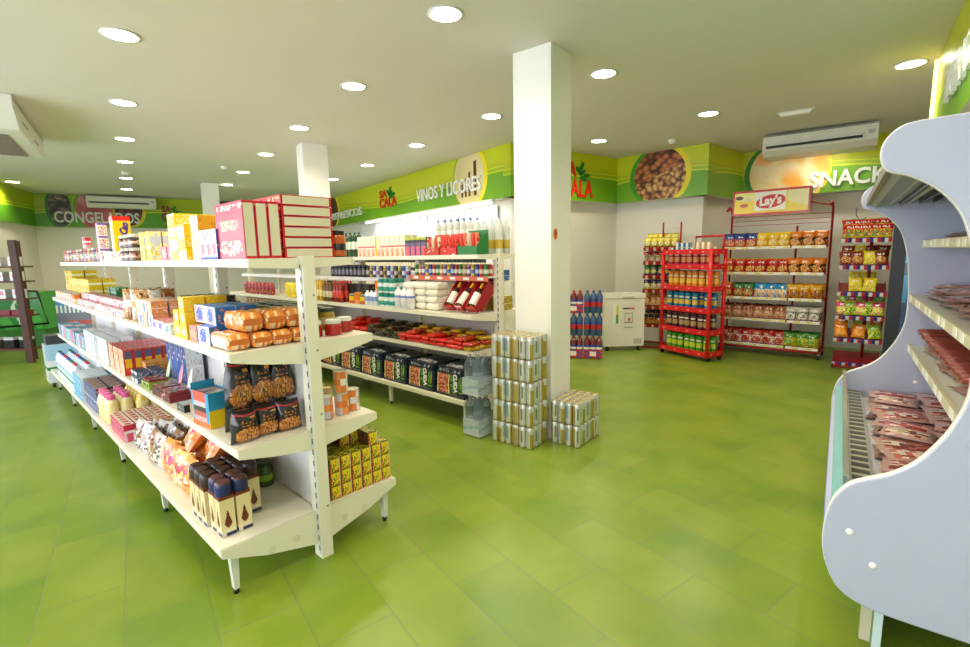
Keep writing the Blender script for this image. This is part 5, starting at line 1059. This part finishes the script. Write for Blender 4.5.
sv = [bagmix('d8d0c8', ['8a5a3a', 'e8e4e0', '5a4a44'], 110), bagmix('a87850', ['e8d8c8', '4a2a1c', 'd8c8b8'], 111), bagmix('e4e0e4', ['b8a8a0', '7a4a3a', '8a8ab0'], 112)]
for i, s in enumerate(rng(1.16, 1.55, .125)):
    for j, o in enumerate((-.37, -.28, -.18)):
        sv[(i + j) % 3].put(G1.at(o, s, A0 + .004, 'L', R(-10), RJ.uniform(-.4, .4)), add('silver and brown snack bag', ['front', 'middle', 'back'][j] + ' row', ORD[i] + ' from near end'), 'silver and brown snack bags on the bottom shelf')
put(G1, tin('blue_tin', .050, .115, lambda u, v: '2a8ac8' if .15 < v < .85 else '1c4a80', 'c8ccd0'), -.30, 1.665, A0 + .0, 'N', 'bright blue tin with a silver rim on the bottom shelf')
grid(G1, tin('brown_tin', .038, .11, lambda u, v: 'a8783a' if v > .4 else 'c8a050', 'c8a860'), [-.14, -.06], rng(1.3, 2.1, .085), A0, .112, 1, 'N', 'gold and brown tin, bottom shelf', 'gold tins at the back of the bottom shelf')
pk = bx('fruit_shake_carton', .062, .062, .115, lambda u, v: 'c8283c' if v > .62 else 'e8dcd8' if v > .52 else 'd85068' if .2 < u < .8 else 'e8b8c0', pf('d8486a', ['f0e0e4', 'a83a78'], 120, .4), lambda u, v: 'c82838' if (u - .5) ** 2 + (v - .5) ** 2 < .10 else 'e8e0c8')
grid(G1, pk, [-.385, -.315, -.245, -.175], rng(1.80, 2.14, .068), A0, .117, 1, 'N', 'pink and red drink carton', 'pink and red cartons of the bottom shelf', .03)
yd = Proto('yogurt_drink_bottle', 'bottle', [('bottle', MB().lathe([(.036, 0, 'e8b8c8'), (.042, .01, 'e8a0b8'), (.042, .05, 'e8d890'), (.040, .07, 'f0e0a0'), (.043, .09, 'f0dc98'), (.043, .13, 'f0e0a8'), (.036, .165, 'f0dc90'), (.022, .185, 'f4e8b8')], 'f0dc98', 14), 'gloss', 60), ('cap', MB().lathe([(.026, .185, 'e0609a'), (.027, .215, 'e0609a'), (.022, .22, 'e87aa8')], 'e0609a', 14), 'plastic', 40)])
ydw = Proto('yogurt_drink_bottle', 'bottle', [('bottle', MB().lathe([(.036, 0, 'e8d0a0'), (.042, .01, 'e8c870'), (.042, .06, 'f0dc80'), (.038, .08, 'e8c860'), (.043, .10, 'f0d878'), (.043, .15, 'f0e090'), (.034, .185, 'e8c858'), (.02, .205, 'f0dc90')], 'f0dc98', 14), 'gloss', 60), ('cap', MB().lathe([(.022, .205, 'e8c850'), (.022, .225, 'e8c850')], 'e8c850', 14), 'plastic', 40)])
grid(G1, yd, [-.38, -.29], rng(2.30, 2.58, .09), A0, 0, 1, 'N', 'pink capped yellow drink bottle', 'pink capped yellow drink bottles')
grid(G1, ydw, [-.20, -.11], rng(2.26, 2.62, .09), A0, .0, 1, 'N', 'golden drink bottle', 'golden drink bottles')
cp = bx('chocolate_shake_pack', .085, .10, .20, pf('3a2a3a', ['a88878', '6a5a88', 'e0d8d8'], 130, .5, band=(.86, .93, 'a07868')), '4a4a88', lambda u, v: ['4a2a24', 'c8a898'][int(v * 6) % 2])
grid(G1, cp, [-.37, -.275, -.18], rng(2.72, 3.12, .105), A0, 0, 1, 'N', 'dark drink pack with striped top', 'dark chocolate drink packs', .04)
mk = bx('milk_pack', .09, .10, .21, pf('3aa8e0', ['e8f0f4', '8ad0f0', '2a80c0'], 131, .4), 'dcecf0', 'e8f0f4')
grid(G1, mk, [-.38, -.285], rng(3.26, 3.6, .105), A0, 0, 1, 'L', 'bright blue and white milk pack on the bottom shelf', 'blue milk packs', .03)
mlb = {c: Proto('milk_bottle', 'bottle', [('bottle', bottle_mb(.036, .25, 'e4eef4', pf('7ab8dc', ['e8f0f0', '3a9a5a'], 7, .4), h_, lab=(.2, .55)), 'gloss', 50)]) for c, h_ in (('red', 'd02830'), ('green', '1c7a4a'), ('blue', '2a50b8'))}
for j, (c, o0) in enumerate((('red', 3.74), ('green', 3.92), ('blue', 4.10), ('red', 4.3), ('blue', 4.5), ('green', 4.68))):
    for o in (-.385, -.295, -.205, -.115):
        for q in (0, .09): put(G1, mlb[c], o, o0 + q, A0, 'N', 'white milk bottle with %s cap, bottom shelf, row %s, %s in' % (c, ['one', 'two', 'three', 'four', 'five', 'six', 'seven', 'eight', 'nine', 'ten', 'eleven', 'twelve'][2 * j + (q > 0)], ORD[int(round((o + .385) / .09))]), '%s capped milk bottles' % c)
# large white milk crate on a small trolley at the far tip
e = empty('milk_trolley', G1.at(-.36, 5.36, 0, 'N'), 'white and green milk container stack on black wheels at the run end', 'trolley')
mb = MB(); mb.box(-.10, .26, -.12, .12, .06, .50, 'e0e8ea', front=lambda u, v: '2a8a4a' if abs(v - .35 - .2 * u) < .05 else 'a8d0e8' if v > .6 else 'e8eeee', left=lambda u, v: '3a9a5a' if abs(v - .4) < .05 else 'e4eaec', n=(12, 12)); obj('crate', mb.mesh('crate', 'gloss'), e)
mb = MB(); mb.box(-.08, .26, -.12, .12, .502, .60, '3a3c40', top=lambda u, v: 'b8b8a8' if (u - .5) ** 2 + (v - .5) ** 2 < .06 else '3a3c40', n=(10, 10)); obj('dark_crate', mb.mesh('dark_crate', 'card'), e)
for x in (-.06, .22):
    w = MB().lathe([(.03, -.012, '1c1c1c'), (.032, .012, '1c1c1c')], '1c1c1c', 12); w.xform(TR(x, -.08, .033, 0, 0, R(90))); obj('wheel', w.mesh('wheel', 'plastic'), e)

# ------------------------------------------------------------------ first run, right-hand side near the end
def juice(u, v):
    q = gc[int(u * 17)][int(v * 17)]
    if u < .12: return 'a83a30'
    if u > .92: return 'c8b890'
    if v > .92 or v < .05: return '6a6a20'
    if v > .52: return ['e8cc20', 'f0dc40', '3a7a2c', 'e8b818'][int(q * 4)]
    return ['3a7a34', 'd8c838', 'e0c020', 'c8582a'][int(q * 4)]
jc = bx('corn_can_box', .057, .10, .070, juice, lambda u, v: '4a2a20' if int(u * 9) % 3 else '7a3a28', lambda u, v: ['d8c028', '8a7a28', '4a7a2c'][int(gc[int(u * 12)][int(v * 12)] * 3)], 'tinned food', 'gloss', (9, 10))
cols = [.105, .165, .225, .285, .345, .402]
for i, o in enumerate(cols):
    for j, s in enumerate((.07, .175, .28)):
        for k in range([3, 3, 3 + (j > 0), 4 if j == 0 else 5, 4, 3][i] if j else [3, 3, 3, 3, 3, 3][i]):
            put(G1, jc, o, s, A0 + k * .0712, 'N', add('green and yellow carton right of the post', 'column ' + ['one', 'two', 'three', 'four', 'five', 'six'][i], ORD[k] + ' layer', 'row ' + ['one', 'two', 'three'][j]), 'green and yellow cartons at the near right end', .015)
for i in range(2): put(G1, jc, .33 + i * .06, .07, A0 + .2136, 'N', ['left', 'right'][i] + ' one of two extra cartons on top of the near right stack', None, .02) if i == 0 else None
gj = jar('olive_jar', .040, .13, '3a5a24', '2a3c1c', lambda u, v: '8ab030', lab=(.3, .6)); 
for s in (.45, .56): put(G1, gj, -.06, s, A0, 'N', 'green jar on the empty part of the bottom shelf', 'green jars left of the post')
ot = tin('soup_tin', .036, .112, lambda u, v: ['e07a34', 'e8e0dc', 'c8c4d8', 'e89048'][int((u * 8 + (1 if .4 < v < .6 else 0))) % 4] if .08 < v < .95 else 'c8c8c0', 'd8d0b8')
for (o, s, q_) in ((.14, .20, 'behind the others'), (.21, .10, 'under the stacked one'), (.285, .12, 'rightmost'), (.12, .10, 'nearest the post')): put(G1, ot, o, s, A1, 'N', 'orange and white tin in the lower group, ' + q_, 'orange and white tins, lower group', 1.2)
put(G1, ot, .20, .13, A1 + .113, 'N', 'single orange and white tin standing on the others') if 0 else ot.put(G1.at(.212, .102, A1 + .1145, 'N', 0, 1.), 'single orange and white tin standing on top of the others')
gt = tin('gold_lid_tin', .036, .10, lambda u, v: 'd8b898' if v > .5 else 'e8e0d4', 'd8c060'); grid(G1, gt, [.07, .15, .23], [.30, .38, .46, .54], A1, 0, 1, 'N', 'gold lidded tin', 'gold lidded tins right of the post')
rj = jar('tomato_jar', .042, .075, 'a82018', 'e0e4dc', None, .018); 
for (o, s, q_) in ((.10, .13, 'leftmost by the post'), (.19, .10, 'middle one'), (.28, .15, 'rightmost at the shelf corner')): put(G1, rj, o, s, A2, 'N', 'squat red jar with a white lid, ' + q_, 'squat red jars with white lids')
tj = jar('bean_jar', .040, .115, 'a8923c', '3a4a38', 'd8cc98'); grid(G1, tj, [.09, .18, .27], [.30, .40], A2, 0, 1, 'N', 'tall yellow jar with a dark lid', 'tall yellow jars with dark lids')
bnj = jar('jam_jar', .040, .10, 'a86a34', '5a5048', 'd8b080'); grid(G1, tj, [.12, .22, .30], [.51, .62, .73, .84, .95], A2, 0, 1, 'N', 'tall jar with a dark lid seen through the shelf end', 'tall jars seen through the shelf end')
grid(G1, bnj, [.10, .20, .29], [1.06, 1.17], A2, 0, 1, 'N', 'brown jar seen through the open shelving', 'brown jars seen through the shelving')

# ------------------------------------------------------------------ second run (under the wine fascia)
B0, B1, B2, B25, B3 = .235, .63, .93, 1.20, 1.42
cc_ = bx('cream_carton', .075, .07, .20, lambda u, v: 'd84a48' if .42 < v < .47 else (['e8b088', 'd87848', 'e8e0d0'][int(gc[int(u * 12)][int(v * 19)] * 3)] if v < .38 and .15 < u < .85 else 'ece4cc'), 'e8dcc0', 'e8e0d0', 'drink carton')
ccy = bx('cream_carton', .075, .07, .20, lambda u, v: 'e8c820' if u < .3 else (['e8b088', 'd87848', 'e8e0d0'][int(gc[int(u * 12)][int(v * 19)] * 3)] if v < .38 else 'ece4cc'), 'e8c820', 'e8d060', 'drink carton')
for j, o in enumerate((-.20, -.12)):
    for i, s in enumerate(rng(.98, 1.72, .08)): put(G2, ccy if i == 5 else cc_, o, s, B3, 'L', 'cream drink carton with %s, %s row, %s from near end' % ('a yellow edge' if i == 5 else 'orange pictures', ['front', 'back'][j], ORD[i]), 'cream cartons on the top shelf', .02)
dkc = bx('black_carton', .072, .07, .165, lambda u, v: 'b8c030' if v > .86 else 'e0607a' if v < .5 and abs(u - .5) < .34 else '6a5a7a' if v < .75 else '2c2c34', '24242c', '7a9a3a', 'drink carton')
for i in range(4): put(G2, dkc, -.20, .68 + .076 * i, B3, 'L', 'black drink carton with a pink picture left of the red displays', 'black cartons on the top shelf', .02)
def redtray(s, label, c, fill, h=.14, w=.20):
    e = empty('display_tray', G2.at(-.17, s, B3 + .0015, 'L', 0, 0), label, 'display tray')
    mb = MB(); mb.prism([(-.07, 0), (.07, 0), (.07, h), (.02, h), (-.07, h * .45)], (-w / 2, 0, 0), (0, 1, 0), (0, 0, 1), (.006, 0, 0), c); mb.prism([(-.07, 0), (.07, 0), (.07, h), (.02, h), (-.07, h * .45)], (w / 2 - .006, 0, 0), (0, 1, 0), (0, 0, 1), (.006, 0, 0), c)
    mb.box(-w / 2, w / 2, -.07, -.066, 0, h * .42, c, front=pf(c, ['e8e0d0', c], int(s * 20), .25), n=(12, 6)); mb.box(-w / 2, w / 2, .066, .07, 0, h + .04, c); mb.box(-w / 2, w / 2, -.066, .066, 0, .004, c); obj('tray', mb.mesh('tray', 'card'), e)
    for k in range(5):
        b = MB(); b.bag(w / 5.4, h * 1.05, .045, pf(fill[k % len(fill)], ['f0d8c0', 'c83028'], k, .3), 5, 7, seed=k, lean=-.15); o = obj('sachet', b.mesh('sachet', 'foil'), e, TR(-w / 2 + w / 10 + k * w / 5 * .98, -.02, .012))
redtray(.57, 'red and cream display tray of sachets right of the black cartons', 'c8402c', ['e8d0a8', 'd83a28'])
redtray(.35, 'bright red display tray of sachets in the middle of the top shelf', 'd82c20', ['e83a28', 'd83020'])
redtray(.12, 'green display tray of red pouches at the end of the top shelf', '1f7a34', ['e03a28', 'e86a4a', 'd8c8a8'], .16, .23)
clb = Proto('clear_bottle', 'bottle', [('bottle', bottle_mb(.036, .33, 'c8ccc0', lambda u, v: 'e8e8e0' if .2 < v < .9 else 'b8a850', '7090c0', lab=(.42, .68)), 'gloss', 50)])
clw = Proto('clear_bottle', 'bottle', [('bottle', bottle_mb(.036, .30, 'd0d4cc', lambda u, v: 'c8a838' if v < .4 else '7a90c8', 'e8e8e4', lab=(.15, .40)), 'gloss', 50)])
for i, s in enumerate(rng(-.0, .75, .085)):
    for o in (.06, .15): put(G2, clb if s > .3 else clw, o, s + .03, B3, 'R', 'clear bottle behind the red displays, %s row, %s from near end' % ('far' if o > .1 else 'near', ORD[i]), 'clear bottles behind the red displays', 1)
ck2 = pack('biscuit_roll', .10, .14, .05, pf('b03a34', ['e8c040', '6a2420', 'e8e0d0'], 150, .4), 150)
for i, s in enumerate(rng(1.2, 1.75, .09)): put(G2, ck2, .08, s, B3 + .0, 'L', 'red packet standing behind the cream cartons', 'red packets behind the cream cartons', .3)
for i, s in enumerate(rng(1.25, 1.7, .09)): put(G2, ck2, -.04, s, B3 + .0, 'L', 'red packet right behind the cream cartons', 'red packets right behind the cream cartons', .3)
gnb = Proto('green_bottle', 'bottle', [('bottle', bottle_mb(.032, .26, '2a4a2c', 'd8e0c8', '1c3a24'), 'gloss', 50)])
for i, s in enumerate(rng(1.85, 2.5, .085)): put(G2, gnb, -.14, s, B3, 'L', 'dark green bottle left of the cream cartons, %s from near end' % ORD[i], 'green bottles on the top shelf', 1)
mlt = [bx('wafer_pack', .10, .10, .16, pf(b, a, 160 + i, .4), b) for i, (b, a) in enumerate([('c8a868', ['e8e0c8', '8a5a30']), ('d8c8a0', ['c85a38', 'f0e8d8']), ('8a3a30', ['e8c890', 'd8d0c0'])])]
grid(G2, mlt, [-.18], rng(2.7, 4.9, .12), B3, 0, 1, 'L', 'tan or red wafer pack at the far end of the top shelf', 'wafer packs at the far end of the top shelf')

# narrow shelf with small bottles
sb_ = [jar('spice_jar', .022, .10, c, l, q, .018, 'jar', 10) for c, l, q in (('3a7a3a', '2a8a3a', 'd8e0c8'), ('c82a30', 'd83838', 'e8d8c8'), ('3a50b0', '2a3a90', 'b8c8e8'), ('e8c830', 'd8b020', '4a6ac0'), ('8a5a9a', 'b8a8c8', 'e8e0e8'), ('c88a4a', 'd8b060', 'f0e0c0'))]
grid(G2, sb_, [-.10, -.045], rng(.04, .96, .05), 1.235, 0, 1, 'L', 'coloured spice jar', 'spice jars on the red railed middle shelf', 1)
sb2 = [jar('small_bottle', .026, .12, c, l, q, .02, 'bottle', 10) for c, l, q in (('d8d4dc', 'e8e8f0', '8a5a9a'), ('3a4a8a', '4a7ac0', 'e8e8f0'), ('c8a050', 'e8d890', '5a3a2a'), ('4a3a38', '2a2a2c', 'c8b8a8'))]
grid(G2, sb2, [-.10], rng(1.08, 1.75, .062), B25, 0, 1, 'L', 'small bottle on the white rail', 'small bottles on the white railed shelf', 1)
grid(G2, jar('dark_bottle', .035, .13, '2c2a30', '3a3840', '6a6470', .02, 'bottle', 10), [-.09], rng(1.85, 2.45, .08), B25, 0, 1, 'L', 'dark bottle at the far end of the middle shelf', 'dark bottles at the far end of the middle shelf', 1)

# third shelf: red slanted trays of bottles and ham, white sacks, detergents, oils
def tilt_tray(s, o, label, c, k):
    e = empty('bottle_gift_tray', G2.at(o, s, B2 + .0015 + .02, 'L', 0, .1 * (-1) ** k), label, 'gift tray')
    T = Matrix.Rotation(R(-42), 4, 'X')
    mb = MB(); mb.box(-.055, .055, -.0, .012, .0, .30, c); mb.box(-.055, -.048, -.05, 0, 0, .30, c); mb.box(.048, .055, -.05, 0, 0, .30, c); mb.box(-.055, .055, -.05, 0, 0, .012, c); mb.box(-.055, .055, -.05, 0, .288, .30, c); mb.xform(T); obj('tray', mb.mesh('tray', 'gloss'), e)
    b = MB(); b.lathe([(.02, .02, '3a1c18'), (.036, .03, '3a1c18'), (.036, .07), (.036, .11), (.036, .15), (.034, .16, '3a1c18'), (.014, .21, '3a1c18'), (.014, .26, 'e8b030'), (.012, .265, 'e8b030')], lambda u, v: 'ece4d8', 12, 0, -.038); b.xform(T); obj('bottle', b.mesh('bottle', 'gloss', 50), e)
for k, (s, o) in enumerate(((.07, -.24), (.20, -.25), (.33, -.25), (.10, -.15), (.24, -.15))): tilt_tray(s, o, ['first red gift tray with a tilted bottle, nearest the post', 'second red gift tray with a tilted bottle', 'third red gift tray, beside the white sacks', 'red gift tray behind, nearest the post', 'red gift tray behind the second one'][k], 'a81c24', k)
sk = flow('flour_sack', .145, .24, .065, pf('ece6d8', ['d8d0c0', 'f4f0e8'], 170, .3), 6, 'sack', 'matte')
grid(G2, sk, [-.15], [.56, .72], B2, .06, 4, 'L', 'white flour sack by the gift trays', 'white flour sacks', .1)
grid(G2, sk, [-.15], [.886], B2, .06, 4, 'L', 'white flour sack in the leftmost pile on the third shelf', 'white flour sacks', .1)
wbt = Proto('cleaner_bottle', 'bottle', [('bottle', bottle_mb(.04, .20, 'eceef2', lambda u, v: '6a80c8' if v > .5 else 'e8e0e8', 'e8e8f0'), 'gloss', 50)])
grid(G2, wbt, [-.305], [.80, .89, .98], B2, 0, 1, 'L', 'white bottle with a blue label in front of the flour sacks', 'white cleaner bottles', 1)
dt = Proto('detergent_jar', 'jar', [('body', MB().lathe([(.04, 0, 'd8e4e0'), (.044, .02, 'd8e4e0'), (.044, .06, '3aa090'), (.044, .09, 'e0e8e4'), (.03, .10, 'd8e4e0')], 'd8e4e0', 14), 'gloss', 50), ('lid', MB().lathe([(.038, .10, '1a8a78'), (.038, .13, '1a8a78'), (.03, .135, '1a8a78')], '1a8a78', 14), 'plastic', 40)])
grid(G2, dt, [-.29, -.20], [1.08, 1.17, 1.26], B2, .137, 2, 'L', 'teal lidded jar', 'teal lidded jars', 1)
ws = Proto('spray_bottle', 'bottle', [('bottle', bottle_mb(.032, .15, 'e8ecf4', '8aa0d0', 'e8eaf0'), 'gloss', 50)])
grid(G2, ws, [-.30], [1.36, 1.43, 1.50], B2, 0, 1, 'L', 'small white bottle between the teal jars and the yellow tins', 'small white bottles', 1)
ytin = tin('paint_tin', .045, .10, lambda u, v: '2a8a5a' if v > .8 else 'e8c020' if v > .35 else 'c8582a', 'c8c8b8'); otin = tin('paint_tin', .045, .12, lambda u, v: 'e87820' if v > .3 else 'e8a060', 'd8a860')
grid(G2, [ytin, otin, ytin], [-.28], [1.60, 1.70, 1.80], B2, 0, 1, 'L', 'yellow, green or orange tin at the front of the third shelf', 'coloured tins on the third shelf', 1)
grid(G2, [otin], [-.17], [1.38, 1.48], B2, .122, 2, 'L', 'orange tin stacked behind the small white bottles', 'orange tins', 1)
blkc = bx('black_crate', .13, .10, .20, pf('1c1c1a', ['3a3a34'], 180, .2), '1c1c1a'); grid(G2, blkc, [-.17], [1.66, 1.80, 1.94], B2, 0, 1, 'L', 'black box behind the coloured tins', 'black boxes on the third shelf')
rb = Proto('sauce_bottle', 'bottle', [('bottle', bottle_mb(.026, .23, '8a2018', 'd84838', 'd82820', lab=(.2, .55)), 'gloss', 50)]); rb2 = Proto('oil_bottle', 'bottle', [('bottle', bottle_mb(.03, .25, 'c8a028', 'e8d890', 'e8e0c0', lab=(.2, .5)), 'gloss', 50)]); rb3 = Proto('vinegar_bottle', 'bottle', [('bottle', bottle_mb(.026, .23, '6a4a20', 'd8c8a0', '2a2420', lab=(.2, .5)), 'gloss', 50)])
grid(G2, rb, [-.30, -.24, -.18], rng(2.0, 2.14, .06), B2, 0, 1, 'L', 'red sauce bottle', 'red sauce bottles', 1)
grid(G2, rb3, [-.30, -.24], rng(2.21, 2.35, .065), B2, 0, 1, 'L', 'dark vinegar bottle', 'vinegar bottles', 1)
grid(G2, rb2, [-.30, -.23], rng(2.42, 2.98, .07), B2, 0, 1, 'L', 'golden oil bottle', 'golden oil bottles', 1)
yp = pack('yellow_pouch', .13, .19, .06, pf('ecd01c', ['f4e880', 'e8e8d8'], 190, .25), 190); rp = pack('red_pouch', .11, .17, .06, pf('a8283a', ['e8c020', 'e88a90', '5a2a20'], 191, .45), 191)
for i, s in enumerate((3.06, 3.19, 3.32, 3.78, 3.9, 4.02, 4.14, 4.26, 4.38, 4.5, 4.62)): put(G2, rp if s > 3.6 else yp, -.27, s, B2, 'L', '%s pouch on the far third shelf, %s from near end' % ('dark red' if s > 3.6 else 'yellow', ORD[i]), '%s pouches' % ('dark red' if s > 3.6 else 'yellow'), .2)
brl = jar('coffee_jar', .05, .225, 'a8743a', 'c8b898', pf('c89858', ['e8d8b8', '7a4a20'], 192, .45))
for i, s in enumerate(rng(2.6, 4.9, .125)): put(G2, brl, -.17, s, B1, 'L', 'tall brown jar on the fourth shelf, %s from near end' % ORD[int((s - 2.6) / .125 + .5)], 'tall brown jars of the fourth shelf', .1)
pj = jar('pickle_jar', .042, .12, '8a8a5a', 'c8c8b0', 'd8c8a0', seg=10)
for i, s in enumerate(rng(2.0, 2.55, .09)): put(G2, pj, -.29, s, B1, 'L', 'pickle jar at the left of the sausage packets', 'pickle jars by the sausages', 1)

# fourth shelf: flat packets of sausage
def sausage(c, a, seed): 
    p_ = flow('sausage_packet', .098, .15, .034, pf(c, a, seed, .5), seed, 'sausage'); return p_
sr = [sausage('d8281c', ['e83a2c', 'b81c18'], 1), sausage('c83024', ['e8a020', '6a2018', 'e03020'], 2)]; sy = [sausage('c8a020', ['e8c830', 'b03020', '5a4a18'], 3), sausage('b03024', ['d8a828', '4a2a18', 'c8281c'], 4)]; sk_ = [sausage('2a2620', ['6a5a30', '1c1a18', 'b08a50'], 5), sausage('3a3424', ['1c1a18', '4a6a3a', 'a07a48'], 6)]
RJ2 = random.Random(9)
for i, s in enumerate(rng(.05, 1.95, .108)):
    for j, o in enumerate((-.265, -.11)):
        nz = 2 + (i % 3 == 1) if j == 0 else 3 + (i % 2)
        kind = 'black' if .98 < s < 1.55 else 'red' if (j == 0 and s > .1) or s > 1.5 else 'yellow'
        for k in range(nz):
            pr = {'black': sk_, 'red': sr, 'yellow': sy}[kind]
            put(G2, pr[(i + k) % 2], o + RJ2.uniform(-.012, .012), s + RJ2.uniform(-.01, .01), B1 + k * .034, 'L', add('%s sausage packet, %s, %s row' % ({'black': 'dark', 'red': 'red', 'yellow': 'red and yellow'}[kind], ['lowest layer', 'second layer', 'third layer', 'top layer'][k], ['front', 'back'][j]), ORD[i] + ' from the near end'), 'flat sausage packets above the charcoal bags', .28)
# bottom shelf: dark blue charcoal bags with a picture panel
rrb = random.Random(12); gbb = [[rrb.random() for _ in range(40)] for _ in range(40)]
def char(u, v):
    q = gbb[int(u * 39)][int(v * 39)]
    if v > .86: return 'a8b4c4' if q > .72 and v < .95 else '1a2434'
    if .08 < u < .50 and .10 < v < .78: return 'e8dca0' if u < .10 or u > .48 else ['c8583a', 'b04a34', 'd88a60', '8a3428', 'd8a890'][int(q * 5)] if v < .72 else 'c8703a'
    if .53 < u < .62 and .10 < v < .76: return ['3a5a20', '6a9a2a', '243a1c'][int(q * 3)]
    if .80 < u < .92 and .18 < v < .72: return ['8ab028', '5a8a24', '1e2a34'][int(q * 3)]
    return '1c2838' if q > .15 else '2c3a4e'
def charcoal_proto():
    mb = MB(); w, d, h = .368, .34, .26; n = 14
    def fc(p0, du, dv, fn, ni, nj, nrm):
        b = len(mb.v)
        for j in range(nj + 1):
            for i in range(ni + 1):
                u, v = i / ni, j / nj; p_ = Vector(p0) + Vector(du) * u + Vector(dv) * v; bul = math.sin(math.pi * u) ** .5 * math.sin(math.pi * v) ** .5 * .014 + .003 * math.sin(17 * u + 5 * v) * math.sin(11 * v)
                # round the corners
                mb.v.append(tuple(p_ + Vector(nrm) * (bul - .006)))
        for j in range(nj):
            for i in range(ni):
                a = b + j * (ni + 1) + i; mb.face((a, a + 1, a + ni + 2, a + ni + 1), fn((i + .5) / ni, (j + .5) / nj), 0, True)
    top = lambda u, v: ('c8c8c8' if gbb[int(u * 39)][int(v * 39)] > .45 else '4a5460') if .12 < v < .36 and .18 < u < .86 else '141c28' if gbb[int(u * 30)][int(v * 30)] > .2 else '2a3444'
    dk_ = lambda u, v: '1a2432' if gbb[int(u * 30)][int(v * 30)] > .12 else '2e3a4a'
    hw, hd = w / 2, d / 2
    fc((-hw, -hd, 0), (w, 0, 0), (0, .012, h * .93), char, 30, 22, (0, -1, 0)); fc((hw, hd, 0), (-w, 0, 0), (0, -.012, h * .93), char, 30, 22, (0, 1, 0))
    fc((-hw, hd, 0), (0, -d, 0), (.012, 0, h * .93), dk_, 10, 8, (-1, 0, 0)); fc((hw, -hd, 0), (0, d, 0), (-.012, 0, h * .93), dk_, 10, 8, (1, 0, 0))
    fc((-hw + .008, -hd + .008, h * .93), (w - .016, 0, 0), (0, d - .016, 0), top, 22, 22, (0, 0, 1)); mb.grid((-hw, hd, 0.001), (w, 0, 0), (0, -d, 0), '141c28')
    me = text_mesh('CUIDA', .06, 'eef0f0', ext=.001, bold=.003, mat='card'); xs = [v.co.x for v in me.vertices]; me.transform(Matrix.Diagonal((.16 / (max(xs) - min(xs)), 1, 1, 1)))
    p_ = Proto('charcoal_bag', 'charcoal bag', [('bag', mb, 'foil')]); return p_, me
cbp, cme = charcoal_proto()
for i in range(12):
    s = .20 + i * .385
    e = empty('charcoal_bag', G2.at(-.235, s, B0 + .0015, 'L', 0, RJ2.uniform(-.03, .03)), ['first', 'second', 'third', 'fourth', 'fifth', 'sixth', 'seventh', 'eighth', 'ninth', 'tenth', 'eleventh', 'twelfth'][i] + ' dark blue charcoal bag from the near end of the bottom shelf', 'charcoal bag', 'charcoal bags on the bottom shelf of the wine side run')
    obj('bag', cbp.parts[0][1], e); obj('lettering', cme, e, TR(.068, -.184, .205, 0, 0, R(90)))
mbx = bx('mustard_box', .12, .14, .12, pf('b8a020', ['d8c840', '7a6a18'], 195, .35), 'a89018', 'e8e050')
for i, s in enumerate((.09, .22)): put(G2, mbx, .16, s, B2, 'R', 'mustard yellow box right of the near post, seen beside the column', 'mustard boxes')
bkx = bx('soap_box', .10, .10, .09, pf('2a70b0', ['d83a48', 'e8e8f0', '1c4a8a'], 196, .45), '2a60a0')
grid(G2, bkx, [.12], [.06, .17, .28], 1.19, 0, 1, 'R', 'blue and red box on the middle shelf right of the near post', 'blue and red boxes')

# ------------------------------------------------------------------ fittings on the near wall of the second aisle
e = empty('wall_shelf', plane_frame((4.30, 10.9, 0), (0, -1)), 'pale wall shelving behind the second run under the strip light', 'shelving')
for z in (.35, .75, 1.15): obj('shelf', MB().box(0, 5.2, -.26, 0, z - .02, z, 'e8e6dc').mesh('shelf', 'paint'), e)
for k in range(6): obj('upright', MB().box(1.03 * k, 1.03 * k + .03, 0, .10, 0, 1.9, 'dcdad0').mesh('upright', 'paint'), e)
for k in range(5):  obj('back_panel', MB().box(1.03 * k + .035, 1.03 * k + 1.025, .06, .07, .1, 2.12, 'eceaf0').mesh('back_panel', 'paint'), e)
wnb = Proto('wine_bottle', 'bottle', [('bottle', bottle_mb(.038, .30, '1e2a1c', 'e8dcc0', '6a1c24', lab=(.2, .5)), 'gloss', 50)])
FW = plane_frame((4.30, 10.9, 0), (0, -1))
for z in (.35, .75, 1.15):
    for i in range(44): wnb.put(FW @ TR(.10 + i * .115, -.12, z + .002), 'dark wine bottle on the %s wall shelving board, %s from the far end' % ({.35: 'lowest', .75: 'middle', 1.15: 'top'}[z], ORD[i]), 'wine bottles on the wall shelving')
